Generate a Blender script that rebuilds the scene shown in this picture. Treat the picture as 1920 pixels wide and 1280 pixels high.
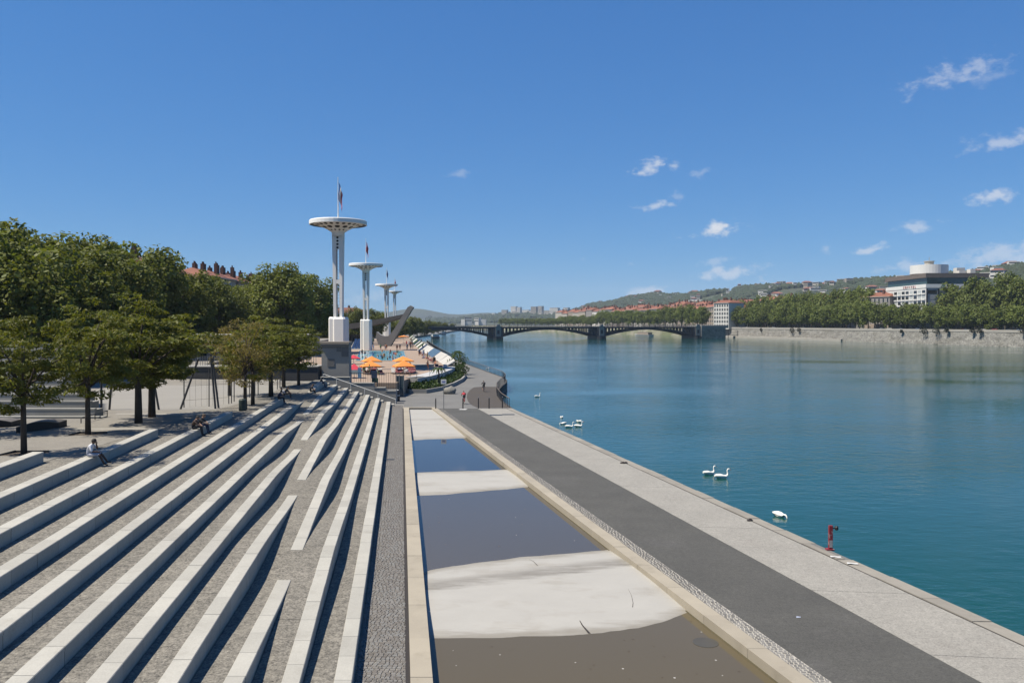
import bpy, math, random
import numpy as np
from mathutils import Vector, Matrix, noise as mnoise
R = math.radians
random.seed(7)
rng = np.random.default_rng(7)
for _o in list(bpy.data.objects): bpy.data.objects.remove(_o)
scene = bpy.context.scene
COL = scene.collection

# ---------------------------------------------------------------- camera
F = 1500.0; HOR = 605.0; CH = 10.3
PITCH = -math.atan((640 - HOR) / F)
cam_d = bpy.data.cameras.new('camera'); cam = bpy.data.objects.new('camera', cam_d); COL.objects.link(cam)
cam.location = (0, 0, CH); cam.rotation_euler = (R(90) + PITCH, 0, 0)
cam_d.sensor_width = 36; cam_d.lens = F / 1920 * 36; cam_d.clip_start = .1; cam_d.clip_end = 60000
scene.camera = cam
SP, CP = math.sin(PITCH), math.cos(PITCH)
def ray(px, py):
    a = (px - 960) / F; b = (640 - py) / F
    return Vector((a, CP - b * SP, SP + b * CP))
def G(px, py, z=0.0):                      # the point of a level surface that shows at a pixel
    d = ray(px, py); t = (z - CH) / d.z
    return Vector((d.x * t, d.y * t, z))
def AT(px, py, D):                         # the point at distance D that shows at a pixel
    d = ray(px, py); t = D / d.y
    return Vector((d.x * t, D, CH + d.z * t))

# ---------------------------------------------------------------- light
SUN_EL, SUN_AZ = R(58.5), R(-103)             # azimuth from +Y towards +X
world = bpy.data.worlds.new('World'); scene.world = world; world.use_nodes = True
wn, wl = world.node_tree.nodes, world.node_tree.links
wn.clear()
world.cycles.sampling_method = 'MANUAL'; world.cycles.sample_map_resolution = 512
w_out = wn.new('ShaderNodeOutputWorld'); w_bg = wn.new('ShaderNodeBackground')
sky = wn.new('ShaderNodeTexSky'); sky.sky_type = 'NISHITA'; sky.sun_disc = False
sky.sun_elevation = SUN_EL; sky.sun_rotation = SUN_AZ; sky.altitude = 0
sky.air_density = 1.0; sky.dust_density = 0.0; sky.ozone_density = 10.0
w_bg.inputs['Strength'].default_value = 0.055
wl.new(w_bg.outputs[0], w_out.inputs[0])
def _wmath(op, a, b=None, c=None):
    n = wn.new('ShaderNodeMath'); n.operation = op
    for i, v in enumerate((a, b, c)):
        if v is None: continue
        if isinstance(v, (int, float)): n.inputs[i].default_value = v
        else: wl.new(v, n.inputs[i])
    return n.outputs[0]
def _wvec(op, a, b):
    n = wn.new('ShaderNodeVectorMath'); n.operation = op
    for i, v in enumerate((a, b)):
        if isinstance(v, (tuple, Vector)): n.inputs[i].default_value = tuple(v)
        else: wl.new(v, n.inputs[i])
    return n.outputs['Value' if op == 'DOT_PRODUCT' else 'Vector']
tc = wn.new('ShaderNodeTexCoord'); wdir = tc.outputs['Generated']
wnz = wn.new('ShaderNodeTexNoise'); wnz.inputs['Scale'].default_value = 55; wnz.inputs['Detail'].default_value = 7; wnz.inputs['Roughness'].default_value = .62
_map = wn.new('ShaderNodeMapping'); _map.inputs['Scale'].default_value = (1, 1, 1.7); wl.new(wdir, _map.inputs[0]); wl.new(_map.outputs[0], wnz.inputs['Vector'])
# small fair-weather clouds: (pixel x, y, half width, half height, opacity)
CLOUDS = [(1350, 428, 58, 17, 1.0), (1215, 313, 40, 18, .75), (1262, 311, 14, 10, .45), (1316, 323, 20, 13, .3), (1224, 386, 36, 12, .62),
          (1267, 369, 15, 11, .22), (1790, 140, 75, 22, .42), (1890, 265, 60, 16, .5), (1858, 369, 30, 15, .68), (1718, 424, 38, 12, .5),
          (1637, 468, 34, 10, .6), (1880, 476, 85, 24, .5), (1358, 513, 75, 18, .6), (1428, 526, 30, 13, .65), (1695, 500, 48, 14, .42),
          (1218, 546, 55, 14, .5), (1548, 467, 12, 9, .35), (1183, 495, 11, 7, .35), (860, 327, 26, 9, .25), (1340, 490, 38, 9, .3),
          (690, 560, 42, 16, .28), (1093, 484, 12, 8, .15), (1850, 148, 34, 13, .2)]
wnzs = _wmath('MULTIPLY_ADD', wnz.outputs['Fac'], 2.6, -1.3 + .72)
total = None
for (cx, cy, cw, ch, op) in CLOUDS:
    d0 = ray(cx, cy).normalized(); rt = Vector((d0.y, -d0.x, 0)).normalized(); upv = rt.cross(d0)
    rt2 = (rt + upv * .12).normalized(); up2 = d0.cross(rt2) * -1 if False else rt2.cross(d0)
    k = F / ray(cx, cy).length
    mp = wn.new('ShaderNodeMapping'); mp.vector_type = 'TEXTURE'; wl.new(wdir, mp.inputs[0])
    mp.inputs['Location'].default_value = d0
    mp.inputs['Rotation'].default_value = Matrix((rt2, d0, up2)).transposed().to_euler()
    mp.inputs['Scale'].default_value = (cw * 1.3 / k, .3, ch * 1.2 / k)
    ln = wn.new('ShaderNodeVectorMath'); ln.operation = 'LENGTH'; wl.new(mp.outputs[0], ln.inputs[0])
    m = _wmath('SUBTRACT', wnzs, ln.outputs['Value'])
    sm_ = wn.new('ShaderNodeMapRange'); sm_.interpolation_type = 'SMOOTHSTEP'; sm_.inputs[2].default_value = .8; sm_.inputs[4].default_value = op
    wl.new(m, sm_.inputs[0])
    total = sm_.outputs[0] if total is None else _wmath('MAXIMUM', total, sm_.outputs[0])
# film response: the camera's own curve for the three colours of the sky
sep = wn.new('ShaderNodeSeparateColor'); com = wn.new('ShaderNodeCombineColor'); wl.new(sky.outputs[0], sep.inputs[0])
for i, (k_, ref, g_) in enumerate(((.57, .98, .82), (2.14, 2.12, .66), (5.65, 4.62, .5))):
    wl.new(_wmath('MULTIPLY', _wmath('POWER', _wmath('MULTIPLY', sep.outputs[i], 1 / ref), g_), k_), com.inputs[i])
cmix = wn.new('ShaderNodeMix'); cmix.data_type = 'RGBA'
wl.new(total, cmix.inputs[0]); wl.new(com.outputs[0], cmix.inputs[6]); cmix.inputs[7].default_value = (7.2, 7.5, 8.1, 1)
wl.new(cmix.outputs[2], w_bg.inputs['Color'])

sun_d = bpy.data.lights.new('sun', 'SUN'); sun_d.energy = 4.75; sun_d.angle = R(.53); sun_d.color = (1, .915, .79)
sun = bpy.data.objects.new('sun', sun_d); COL.objects.link(sun)
sdir = Vector((math.sin(SUN_AZ) * math.cos(SUN_EL), math.cos(SUN_AZ) * math.cos(SUN_EL), math.sin(SUN_EL)))
sun.rotation_euler = sdir.to_track_quat('Z', 'Y').to_euler(); sun.location = sdir * 200
vs = scene.view_settings; vs.view_transform = 'Standard'; vs.look = 'None'; vs.exposure = 0.86; vs.gamma = 1
vs.use_curve_mapping = False
scene.cycles.use_denoising = True
scene.cycles.max_bounces = 6; scene.cycles.volume_bounces = 0; scene.cycles.transparent_max_bounces = 6
scene.cycles.caustics_reflective = False; scene.cycles.caustics_refractive = False

# ---------------------------------------------------------------- materials
ALB = .55; TINT = (1.0, 1.0, .97)                     # pale sun-bleached surfaces, as measured against the exposure
def mat(name, col, rough=.8, var=.2, scale=1.0, bump=0.0, bscale=40.0, speck=0.0, sscale=60.0, metal=0.0, rnd=0.0, col2=None, spec=.5, stretch=None, island=0.0, stain=None, stain_col=(.1, .09, .08), stain_lo=.55, stain_hi=.75, objc=False):
    m = bpy.data.materials.new(name); m.use_nodes = True
    N, L = m.node_tree.nodes, m.node_tree.links
    b = N['Principled BSDF']; b.inputs['Roughness'].default_value = rough; b.inputs['Metallic'].default_value = metal
    col = tuple(c * ALB * t for c, t in zip(col, TINT)); stain_col = tuple(c * ALB * t for c, t in zip(stain_col, TINT))
    if col2: col2 = tuple(c * ALB * t for c, t in zip(col2, TINT))
    b.inputs['Specular IOR Level'].default_value = spec
    geo = N.new('ShaderNodeNewGeometry'); pos = geo.outputs['Position']
    if objc: pos = N.new('ShaderNodeTexCoord').outputs['Object']
    if stretch:
        mp = N.new('ShaderNodeMapping'); mp.inputs['Scale'].default_value = stretch; L.new(pos, mp.inputs[0]); pos = mp.outputs[0]
    def nz(s, det=4, ro=.6):
        n = N.new('ShaderNodeTexNoise'); n.inputs['Scale'].default_value = s; n.inputs['Detail'].default_value = det; n.inputs['Roughness'].default_value = ro
        L.new(pos, n.inputs['Vector']); return n.outputs['Fac']
    def mth(op, a, c):
        n = N.new('ShaderNodeMath'); n.operation = op
        for i, v in enumerate((a, c)):
            if isinstance(v, (int, float)): n.inputs[i].default_value = v
            else: L.new(v, n.inputs[i])
        return n.outputs[0]
    val = 1.0
    n1 = nz(scale, 5)
    if var: val = mth('ADD', mth('MULTIPLY', mth('SUBTRACT', n1, .5), var * 3.0), 1.0)
    if speck: val = mth('MULTIPLY', val, mth('ADD', mth('MULTIPLY', mth('SUBTRACT', mth('ADD', mth('MULTIPLY', nz(sscale, 2, .75), .65), mth('MULTIPLY', nz(sscale * .3, 3, .7), .35)), .5), speck * 4.5), 1.0))
    if rnd:
        oi = N.new('ShaderNodeObjectInfo'); val = mth('MULTIPLY', val, mth('ADD', mth('MULTIPLY', mth('SUBTRACT', oi.outputs['Random'], .5), rnd * 2), 1.0))
    if island:
        val = mth('MULTIPLY', val, mth('ADD', mth('MULTIPLY', mth('SUBTRACT', geo.outputs['Random Per Island'], .5), island * 2), 1.0))
    rgb = N.new('ShaderNodeRGB'); rgb.outputs[0].default_value = (*col, 1); c = rgb.outputs[0]
    if col2:
        mx = N.new('ShaderNodeMix'); mx.data_type = 'RGBA'; mx.inputs[7].default_value = (*col2, 1); L.new(c, mx.inputs[6])
        if island: f = geo.outputs['Random Per Island']
        else:
            mr = N.new('ShaderNodeMapRange'); mr.inputs[1].default_value = .38; mr.inputs[2].default_value = .62; L.new(nz(scale * .6 + .013, 3), mr.inputs[0]); f = mr.outputs[0]
        L.new(f, mx.inputs[0]); c = mx.outputs[2]
    if stain:
        mx = N.new('ShaderNodeMix'); mx.data_type = 'RGBA'; mx.inputs[7].default_value = (*stain_col, 1); L.new(c, mx.inputs[6])
        mr = N.new('ShaderNodeMapRange'); mr.inputs[1].default_value = stain_lo; mr.inputs[2].default_value = stain_hi; mr.inputs[4].default_value = .7; L.new(nz(stain, 6, .65), mr.inputs[0]); L.new(mr.outputs[0], mx.inputs[0]); c = mx.outputs[2]
    if val != 1.0:
        mu = N.new('ShaderNodeVectorMath'); mu.operation = 'SCALE'; L.new(c, mu.inputs[0]); L.new(val, mu.inputs['Scale']); c = mu.outputs[0]
    L.new(c, b.inputs['Base Color'])
    if bump:
        bp = N.new('ShaderNodeBump'); bp.inputs['Strength'].default_value = bump; bp.inputs['Distance'].default_value = .02; L.new(nz(bscale, 3), bp.inputs['Height']); L.new(bp.outputs[0], b.inputs['Normal'])
    return m
def leafmat(name, col, col2, trans=.35, island=.35):
    m = mat(name, tuple(c * .86 / ALB for c in col), .6, .25, .35, col2=tuple(c * .86 / ALB for c in col2), island=island, spec=.25, rnd=.16)
    N, L = m.node_tree.nodes, m.node_tree.links
    b = N['Principled BSDF']; o = N['Material Output']
    t = N.new('ShaderNodeBsdfTranslucent'); mx = N.new('ShaderNodeMixShader'); mx.inputs[0].default_value = trans
    src = b.inputs['Base Color'].links[0].from_socket
    mu = N.new('ShaderNodeVectorMath'); mu.operation = 'MULTIPLY'; mu.inputs[1].default_value = (1.25, 1.25, .5); L.new(src, mu.inputs[0])
    L.new(mu.outputs[0], t.inputs[0]); L.new(b.outputs[0], mx.inputs[1]); L.new(t.outputs[0], mx.inputs[2]); L.new(mx.outputs[0], o.inputs[0])
    return m
def plain(name, col, rough=.6, metal=0.0, var=.08, scale=2.0, rnd=0): return mat(name, col, rough, var, scale, metal=metal, rnd=rnd)

# ---------------------------------------------------------------- mesh helpers
class MB:
    def __init__(s): s.v = []; s.f = []; s.m = []
    def add(s, vs, fs, mi=0):
        o = len(s.v); s.v.extend([tuple(p) for p in vs]); s.f.extend([tuple(i + o for i in f) for f in fs]); s.m.extend([mi] * len(fs)); return s
    def box(s, x0, x1, y0, y1, z0, z1, mi=0):
        return s.add([(x0, y0, z0), (x1, y0, z0), (x1, y1, z0), (x0, y1, z0), (x0, y0, z1), (x1, y0, z1), (x1, y1, z1), (x0, y1, z1)],
                     [(0, 3, 2, 1), (4, 5, 6, 7), (0, 1, 5, 4), (1, 2, 6, 5), (2, 3, 7, 6), (3, 0, 4, 7)], mi)
    def cbox(s, x0, x1, y0, y1, z0, z1, c=.02, mi=0):       # box with chamfered upper edges
        v = [(x0, y0, z0), (x1, y0, z0), (x1, y1, z0), (x0, y1, z0), (x0, y0, z1 - c), (x1, y0, z1 - c), (x1, y1, z1 - c), (x0, y1, z1 - c),
             (x0 + c, y0 + c, z1), (x1 - c, y0 + c, z1), (x1 - c, y1 - c, z1), (x0 + c, y1 - c, z1)]
        f = [(0, 3, 2, 1), (8, 9, 10, 11)]
        for a in (0, 4):
            for i in range(4): f.append((a + i, a + (i + 1) % 4, a + 4 + (i + 1) % 4, a + 4 + i))
        return s.add(v, f, mi)
    def prism(s, poly, z0, z1, mi=0):                       # poly counter-clockwise, z may be lists
        n = len(poly)
        za = z0 if isinstance(z0, (list, tuple)) else [z0] * n; zb = z1 if isinstance(z1, (list, tuple)) else [z1] * n
        v = [(p[0], p[1], za[i]) for i, p in enumerate(poly)] + [(p[0], p[1], zb[i]) for i, p in enumerate(poly)]
        f = [tuple(range(n - 1, -1, -1)), tuple(range(n, 2 * n))] + [(i, (i + 1) % n, n + (i + 1) % n, n + i) for i in range(n)]
        return s.add(v, f, mi)
    def loft(s, rings, cap=True, closed=True, mi=0):
        n = len(rings[0]); v = [p for r in rings for p in r]; f = []
        for k in range(len(rings) - 1):
            for i in range(n if closed else n - 1):
                j = (i + 1) % n; f.append((k * n + i, k * n + j, (k + 1) * n + j, (k + 1) * n + i))
        if cap and closed: f.append(tuple(range(n - 1, -1, -1))); f.append(tuple((len(rings) - 1) * n + i for i in range(n)))
        return s.add(v, f, mi)
    def tube(s, pts, r, n=8, cap=True, mi=0, sq=(1, 1)):
        pts = [Vector(p) for p in pts]; rs = r if isinstance(r, (list, tuple)) else [r] * len(pts); rings = []
        ref = None
        for i, p in enumerate(pts):
            d = (pts[min(i + 1, len(pts) - 1)] - pts[max(i - 1, 0)]).normalized()
            if ref is None: ref = Vector((0, 0, 1)) if abs(d.z) < .9 else Vector((1, 0, 0))
            a = d.cross(ref)
            if a.length < 1e-4: a = d.cross(Vector((0, 1, 0)))
            a.normalize(); b = a.cross(d).normalized(); ref = b
            rings.append([tuple(p + a * (math.cos(2 * math.pi * k / n) * rs[i] * sq[0]) + b * (math.sin(2 * math.pi * k / n) * rs[i] * sq[1])) for k in range(n)])
        return s.loft(rings, cap, True, mi)
    def lathe(s, prof, n=24, c=(0, 0), cap=True, mi=0):      # profile of (r, z)
        rings = [[(c[0] + r * math.cos(2 * math.pi * k / n), c[1] + r * math.sin(2 * math.pi * k / n), z) for k in range(n)] for r, z in prof]
        return s.loft(rings, cap, True, mi)
    def ball(s, c, r, seg=10, rin=7, mi=0):
        rx, ry, rz = r if isinstance(r, (tuple, list)) else (r, r, r)
        rings = []
        for k in range(1, rin):
            t = math.pi * k / rin - math.pi / 2
            rings.append([(c[0] + rx * math.cos(t) * math.cos(2 * math.pi * i / seg), c[1] + ry * math.cos(t) * math.sin(2 * math.pi * i / seg), c[2] + rz * math.sin(t)) for i in range(seg)])
        return s.loft(rings, True, True, mi)
    def mesh(s, name, mats, smooth=False):
        me = bpy.data.meshes.new(name); me.from_pydata(s.v, [], s.f)
        for m in (mats if isinstance(mats, (list, tuple)) else [mats]): me.materials.append(m)
        if any(s.m): me.polygons.foreach_set('material_index', s.m)
        if smooth: me.polygons.foreach_set('use_smooth', [True] * len(s.f))
        me.update(); return me
    def build(s, name, mats, parent=None, smooth=False, world=False, org=None):
        """one mesh object; with world=True the coordinates are world ones and the parent is an unrotated Empty"""
        if world and parent is not None and org is None: org = parent.location
        if org is not None:
            o = Vector(org); s.v = [(p[0] - o.x, p[1] - o.y, p[2] - o.z) for p in s.v]
        ob = bpy.data.objects.new(name, s.mesh(name, mats, smooth)); COL.objects.link(ob)
        if parent is not None: ob.parent = parent
        elif org is not None: ob.location = org
        return ob
def inst(name, me, parent=None, loc=(0, 0, 0), rz=0.0, sc=None, rot=None):
    ob = bpy.data.objects.new(name, me); COL.objects.link(ob); ob.location = loc
    ob.rotation_euler = rot if rot is not None else (0, 0, rz)
    if sc is not None: ob.scale = sc if isinstance(sc, (tuple, list)) else (sc, sc, sc)
    if parent is not None: ob.parent = parent
    return ob
def tag(o, label, cat=None, group=None, kind=None):
    if label: o['label'] = label
    if cat: o['category'] = cat
    if group: o['group'] = group
    if kind: o['kind'] = kind
    return o
def struct(o): o['kind'] = 'structure'; return o
def thing(name, label, cat, loc=(0, 0, 0), rz=0.0, group=None):
    o = bpy.data.objects.new(name, None); COL.objects.link(o); o.location = loc; o.rotation_euler = (0, 0, rz); o.empty_display_size = .2
    return tag(o, label, cat, group)
def copy_tree(o, parent=None):
    c = o.copy(); COL.objects.link(c)
    if parent is not None: c.parent = parent
    for ch in [x for x in COL.objects if x.parent == o] if False else list(o.children): copy_tree(ch, c)
    return c
def quads(name, V, m, extra=None):
    """V: (n,4,3) array of leaf quads"""
    n = len(V); me = bpy.data.meshes.new(name)
    me.vertices.add(n * 4); me.vertices.foreach_set('co', V.reshape(-1).astype(np.float32))
    me.loops.add(n * 4); me.loops.foreach_set('vertex_index', np.arange(n * 4, dtype=np.int32))
    me.polygons.add(n); me.polygons.foreach_set('loop_start', np.arange(0, n * 4, 4, dtype=np.int32))
    me.materials.append(m); me.update(); me.validate(); return me
def leafquads(C, size, aspect=1.0, up=.0, out=None, jit=1.0):
    """leaf quads at centres C, random orientation; out: preferred normals"""
    n = len(C); nr = rng.normal(size=(n, 3))
    if out is not None: nr = nr * jit + out * 1.0
    nr[:, 2] += up; nr /= np.linalg.norm(nr, axis=1, keepdims=True) + 1e-9
    a = np.cross(nr, rng.normal(size=(n, 3))); a /= np.linalg.norm(a, axis=1, keepdims=True) + 1e-9
    b = np.cross(nr, a); s = (size * rng.uniform(.6, 1.35, (n, 1)))
    a = a * s * .5; b = b * s * .5 * aspect
    return np.stack([C - a, C - b * .9 + a * .1, C + a, C + b * .9 + a * .1], axis=1)

# ================================================================ setting: materials
m_stone = mat('pale_step_stone', (.55, .535, .485), .75, .12, .5, bump=.25, bscale=25, speck=.12, sscale=20, rnd=.09, stain=.9, stain_col=(.40, .38, .33), stain_lo=.56, stain_hi=.78)
m_tread = mat('exposed_aggregate', (.242, .225, .192), .9, .20, .35, bump=.9, bscale=22, speck=1.0, sscale=13, stain=.22, stain_col=(.32, .295, .255), stain_lo=.52, stain_hi=.72)
m_plaza = mat('plaza_surface', (.30, .28, .245), .9, .16, .25, bump=.4, bscale=25, speck=.35, sscale=12, stain=.3, stain_col=(.22, .2, .18))
m_conc = mat('quay_concrete', (.385, .37, .335), .85, .14, .45, bump=.5, bscale=25, speck=.45, sscale=14, stain=.5, stain_col=(.33, .31, .28))
m_asph = mat('asphalt', (.100, .098, .088), .85, .22, .45, bump=.6, bscale=40, speck=.55, sscale=16, stain=.15, stain_col=(.13, .125, .12))
m_path = mat('promenade_grey', (.21, .207, .198), .85, .18, .25, bump=.3, bscale=30, speck=.3, sscale=12, stain=.2, stain_col=(.27, .265, .25))
m_deckwood = mat('dark_deck_surface', (.085, .07, .055), .85, .12, .4, speck=.2, sscale=20, bump=.3)
m_sett2 = mat('setts_pale', (.27, .255, .235), .8, .15, 1.2, rnd=.3, island=.3, col2=(.20, .20, .195))
m_joint2 = mat('pale_mortar', (.56, .53, .475), .95, .1, 2.0)
m_sett = mat('setts_granite', (.27, .245, .22), .8, .15, 1.2, bump=.4, bscale=30, speck=.15, rnd=.35, island=.35, col2=(.175, .175, .17))
m_joint = mat('sett_joint_sand', (.40, .37, .32), .95, .2, 2.0, speck=.2)
m_coping = mat('basin_coping', (.47, .42, .335), .8, .13, .7, bump=.3, speck=.08, rnd=.06, stain=.8, stain_col=(.33, .29, .22))
m_dark = mat('dark_slot', (.035, .03, .028), .9)
m_basin = mat('basin_floor_concrete', (.53, .515, .48), .7, .07, .6, bump=.2, bscale=15, stain=.42, stain_col=(.40, .37, .32), stain_lo=.53, stain_hi=.72, stretch=(.8, 1.5, 1), speck=.05, sscale=30)
m_quay = mat('quay_coping_stone', (.36, .335, .29), .8, .15, .8, bump=.5, bscale=15, speck=.15, rnd=.1, stain=.7, stain_col=(.24, .22, .18))
m_wall = mat('grey_concrete', (.42, .41, .385), .85, .12, .6, bump=.2, stain=.4, stain_col=(.33, .32, .3))
m_white = mat('white_paint', (1.05, 1.04, 1.0), .5, .04, .5, stain=.3, stain_col=(.85, .83, .78), stain_lo=.6, stain_hi=.85)
m_black = plain('black_paint', (.02, .02, .022), .5)
m_steel = plain('galvanised_steel', (.5, .5, .5), .4, .7)
m_dsteel = plain('dark_steel', (.06, .065, .07), .5, .4)

def water(name, base, rough, sc, strength, dist, spec=.5, tex=None):
    m = bpy.data.materials.new(name); m.use_nodes = True; N, L = m.node_tree.nodes, m.node_tree.links
    b = N['Principled BSDF']; b.inputs['Roughness'].default_value = rough; b.inputs['IOR'].default_value = 1.33
    b.inputs['Specular IOR Level'].default_value = spec
    g = N.new('ShaderNodeNewGeometry')
    mp = N.new('ShaderNodeMapping'); mp.inputs['Scale'].default_value = (.55, 1.0, 1); mp.inputs['Rotation'].default_value = (0, 0, R(-14)); L.new(g.outputs['Position'], mp.inputs[0])
    n1 = N.new('ShaderNodeTexNoise'); n1.inputs['Scale'].default_value = sc; n1.inputs['Detail'].default_value = 5; n1.inputs['Roughness'].default_value = .55; L.new(mp.outputs[0], n1.inputs['Vector'])
    # calm and ruffled patches
    n2 = N.new('ShaderNodeTexNoise'); n2.inputs['Scale'].default_value = sc * .035; n2.inputs['Detail'].default_value = 3; L.new(mp.outputs[0], n2.inputs['Vector'])
    mr = N.new('ShaderNodeMapRange'); mr.inputs[1].default_value = .35; mr.inputs[2].default_value = .68; mr.inputs[3].default_value = .25; mr.inputs[4].default_value = 1.0; L.new(n2.outputs['Fac'], mr.inputs[0])
    mu = N.new('ShaderNodeMath'); mu.operation = 'MULTIPLY'; mu.inputs[1].default_value = strength; L.new(mr.outputs[0], mu.inputs[0])
    bp = N.new('ShaderNodeBump'); bp.inputs['Distance'].default_value = dist; L.new(mu.outputs[0], bp.inputs['Strength']); L.new(n1.outputs['Fac'], bp.inputs['Height']); L.new(bp.outputs[0], b.inputs['Normal'])
    n3 = N.new('ShaderNodeTexNoise'); n3.inputs['Scale'].default_value = sc * .02; n3.inputs['Detail'].default_value = 4; L.new(mp.outputs[0], n3.inputs['Vector'])
    mx = N.new('ShaderNodeMix'); mx.data_type = 'RGBA'; mx.inputs[6].default_value = (*base, 1); mx.inputs[7].default_value = (base[0] * 1.35 + .003, base[1] * 1.15, base[2] * 1.02, 1)
    if tex: mx.inputs[7].default_value = (*tex, 1)
    L.new(n3.outputs['Fac'], mx.inputs[0]); L.new(mx.outputs[2], b.inputs['Base Color'])
    return m
m_river = water('river_water', (.003, .043, .039), .05, 1.1, .55, .24)
m_bwater = water('basin_water', (.06, .050, .031), .03, 2.0, .05, .01, .42, (.10, .082, .048))
m_pool = water('pool_water', (.08, .33, .48), .08, 2.0, .35, .05)

# dirt left along the water line of the basin floor
def tide(m, z0, z1):
    N, L = m.node_tree.nodes, m.node_tree.links; b = N['Principled BSDF']; src = b.inputs['Base Color'].links[0].from_socket
    g = N.new('ShaderNodeNewGeometry'); sx = N.new('ShaderNodeSeparateXYZ'); L.new(g.outputs['Position'], sx.inputs[0])
    mp = N.new('ShaderNodeMapping'); mp.inputs['Scale'].default_value = (.35, 1.6, 1); L.new(g.outputs['Position'], mp.inputs[0])
    nz = N.new('ShaderNodeTexNoise'); nz.inputs['Scale'].default_value = 1.3; nz.inputs['Detail'].default_value = 8; nz.inputs['Roughness'].default_value = .7; L.new(mp.outputs[0], nz.inputs['Vector'])
    mr = N.new('ShaderNodeMapRange'); mr.inputs[1].default_value = z1; mr.inputs[2].default_value = z0; mr.inputs[3].default_value = -.35; mr.inputs[4].default_value = .25; L.new(sx.outputs['Z'], mr.inputs[0])
    ad = N.new('ShaderNodeMath'); ad.operation = 'ADD'; L.new(mr.outputs[0], ad.inputs[0]); L.new(nz.outputs['Fac'], ad.inputs[1])
    m2 = N.new('ShaderNodeMapRange'); m2.inputs[1].default_value = .42; m2.inputs[2].default_value = .75; m2.inputs[4].default_value = .75; L.new(ad.outputs[0], m2.inputs[0])
    mx = N.new('ShaderNodeMix'); mx.data_type = 'RGBA'; mx.inputs[7].default_value = (.16, .145, .115, 1); L.new(m2.outputs[0], mx.inputs[0]); L.new(src, mx.inputs[6]); L.new(mx.outputs[2], b.inputs['Base Color'])
tide(m_basin, -.24, -.19)
def dirt_band(m, x_k, y0, width, amount):                      # a brushed band of dried silt lying along the upper edge of a hump
    N, L = m.node_tree.nodes, m.node_tree.links; b = N['Principled BSDF']; src = b.inputs['Base Color'].links[0].from_socket
    g = N.new('ShaderNodeNewGeometry'); dt = N.new('ShaderNodeVectorMath'); dt.operation = 'DOT_PRODUCT'; L.new(g.outputs['Position'], dt.inputs[0]); dt.inputs[1].default_value = (-x_k, 1, 0)
    nz = N.new('ShaderNodeTexNoise'); nz.inputs['Scale'].default_value = 1.0; nz.inputs['Detail'].default_value = 9; nz.inputs['Roughness'].default_value = .72
    mp = N.new('ShaderNodeMapping'); mp.inputs['Rotation'].default_value = (0, 0, -math.atan(x_k)); mp.inputs['Scale'].default_value = (.5, 2.4, 1); L.new(g.outputs['Position'], mp.inputs[0]); L.new(mp.outputs[0], nz.inputs['Vector'])
    off = N.new('ShaderNodeMath'); off.operation = 'MULTIPLY_ADD'; L.new(nz.outputs['Fac'], off.inputs[0]); off.inputs[1].default_value = 1.6; L.new(dt.outputs['Value'], off.inputs[2])
    up = N.new('ShaderNodeMapRange'); up.interpolation_type = 'SMOOTHSTEP'; up.inputs[1].default_value = y0 - width + .8 - .25; up.inputs[2].default_value = y0 - width + .8 + .45; L.new(off.outputs[0], up.inputs[0])
    dn = N.new('ShaderNodeMapRange'); dn.interpolation_type = 'SMOOTHSTEP'; dn.inputs[1].default_value = y0 + .8 + .2; dn.inputs[2].default_value = y0 + .8 - .7; L.new(off.outputs[0], dn.inputs[0])
    mu = N.new('ShaderNodeMath'); mu.operation = 'MULTIPLY'; L.new(up.outputs[0], mu.inputs[0]); L.new(dn.outputs[0], mu.inputs[1])
    st = N.new('ShaderNodeMapRange'); st.inputs[1].default_value = .36; st.inputs[2].default_value = .66; st.inputs[3].default_value = .25; L.new(nz.outputs['Fac'], st.inputs[0])
    m3 = N.new('ShaderNodeMath'); m3.operation = 'MULTIPLY'; L.new(mu.outputs[0], m3.inputs[0]); L.new(st.outputs[0], m3.inputs[1])
    m4 = N.new('ShaderNodeMath'); m4.operation = 'MULTIPLY'; L.new(m3.outputs[0], m4.inputs[0]); m4.inputs[1].default_value = amount
    mx = N.new('ShaderNodeMix'); mx.data_type = 'RGBA'; mx.inputs[7].default_value = (.13, .12, .1, 1); L.new(m4.outputs[0], mx.inputs[0]); L.new(src, mx.inputs[6]); L.new(mx.outputs[2], b.inputs['Base Color'])
dirt_band(m_basin, .40, 33.75, 1.6, 1.0)
dirt_band(m_basin, .02, 86.5, .8, .9)

# ================================================================ water and ground
WZ = -1.3
S = MB(); S.add([(-7000, -200, WZ), (7000, -200, WZ), (7000, 7400, WZ), (-7000, 7400, WZ)], [(0, 1, 2, 3)]); struct(S.build('river', m_river))
def bank_x(D): return 168 - .294 * (D - 630)                     # far bank water line

CU, CV = .138, .24                                               # step lines and quay lines
def U(u, s): return (u - CU * s, s)
def Vv(v, s): return (v - CV * s, s)
# left bank: one thick sheet with the quay edge as its rim
rail_px = [(955, 764), (940, 753), (932, 742), (931, 732), (938, 724), (946, 718), (948, 713), (942, 707), (922, 700), (900, 692), (878, 684), (855, 675), (836, 665), (819, 655), (806, 646.5), (800, 641)]
rail_w = [G(x, y, 0) for x, y in rail_px]
left_edge = [Vv(23.1, -60), Vv(23.1, 40), Vv(23.1, 60), Vv(23.1, 96)] + [(p.x + .3, p.y) for p in rail_w] + [(-60, 480), (-75, 530), (-73, 735), (-75, 1030), (-78, 1490)]
S = MB(); S.prism([(p[0], p[1]) for p in left_edge[3:]] + [(-3000, 1490), (-3000, 96)], -6, -.012)
S.prism([U(.5, -60), U(.5, 96), (-3000, 96), (-3000, -60)], -6, -.012); S.prism([Vv(13.6, -60), Vv(23.1, -60), Vv(23.1, 96), Vv(13.6, 96)], -6, -.012)
S.prism([U(.5, -60), Vv(13.6, -60), Vv(13.6, 96), U(.5, 96)], -6, -.9)
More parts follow.
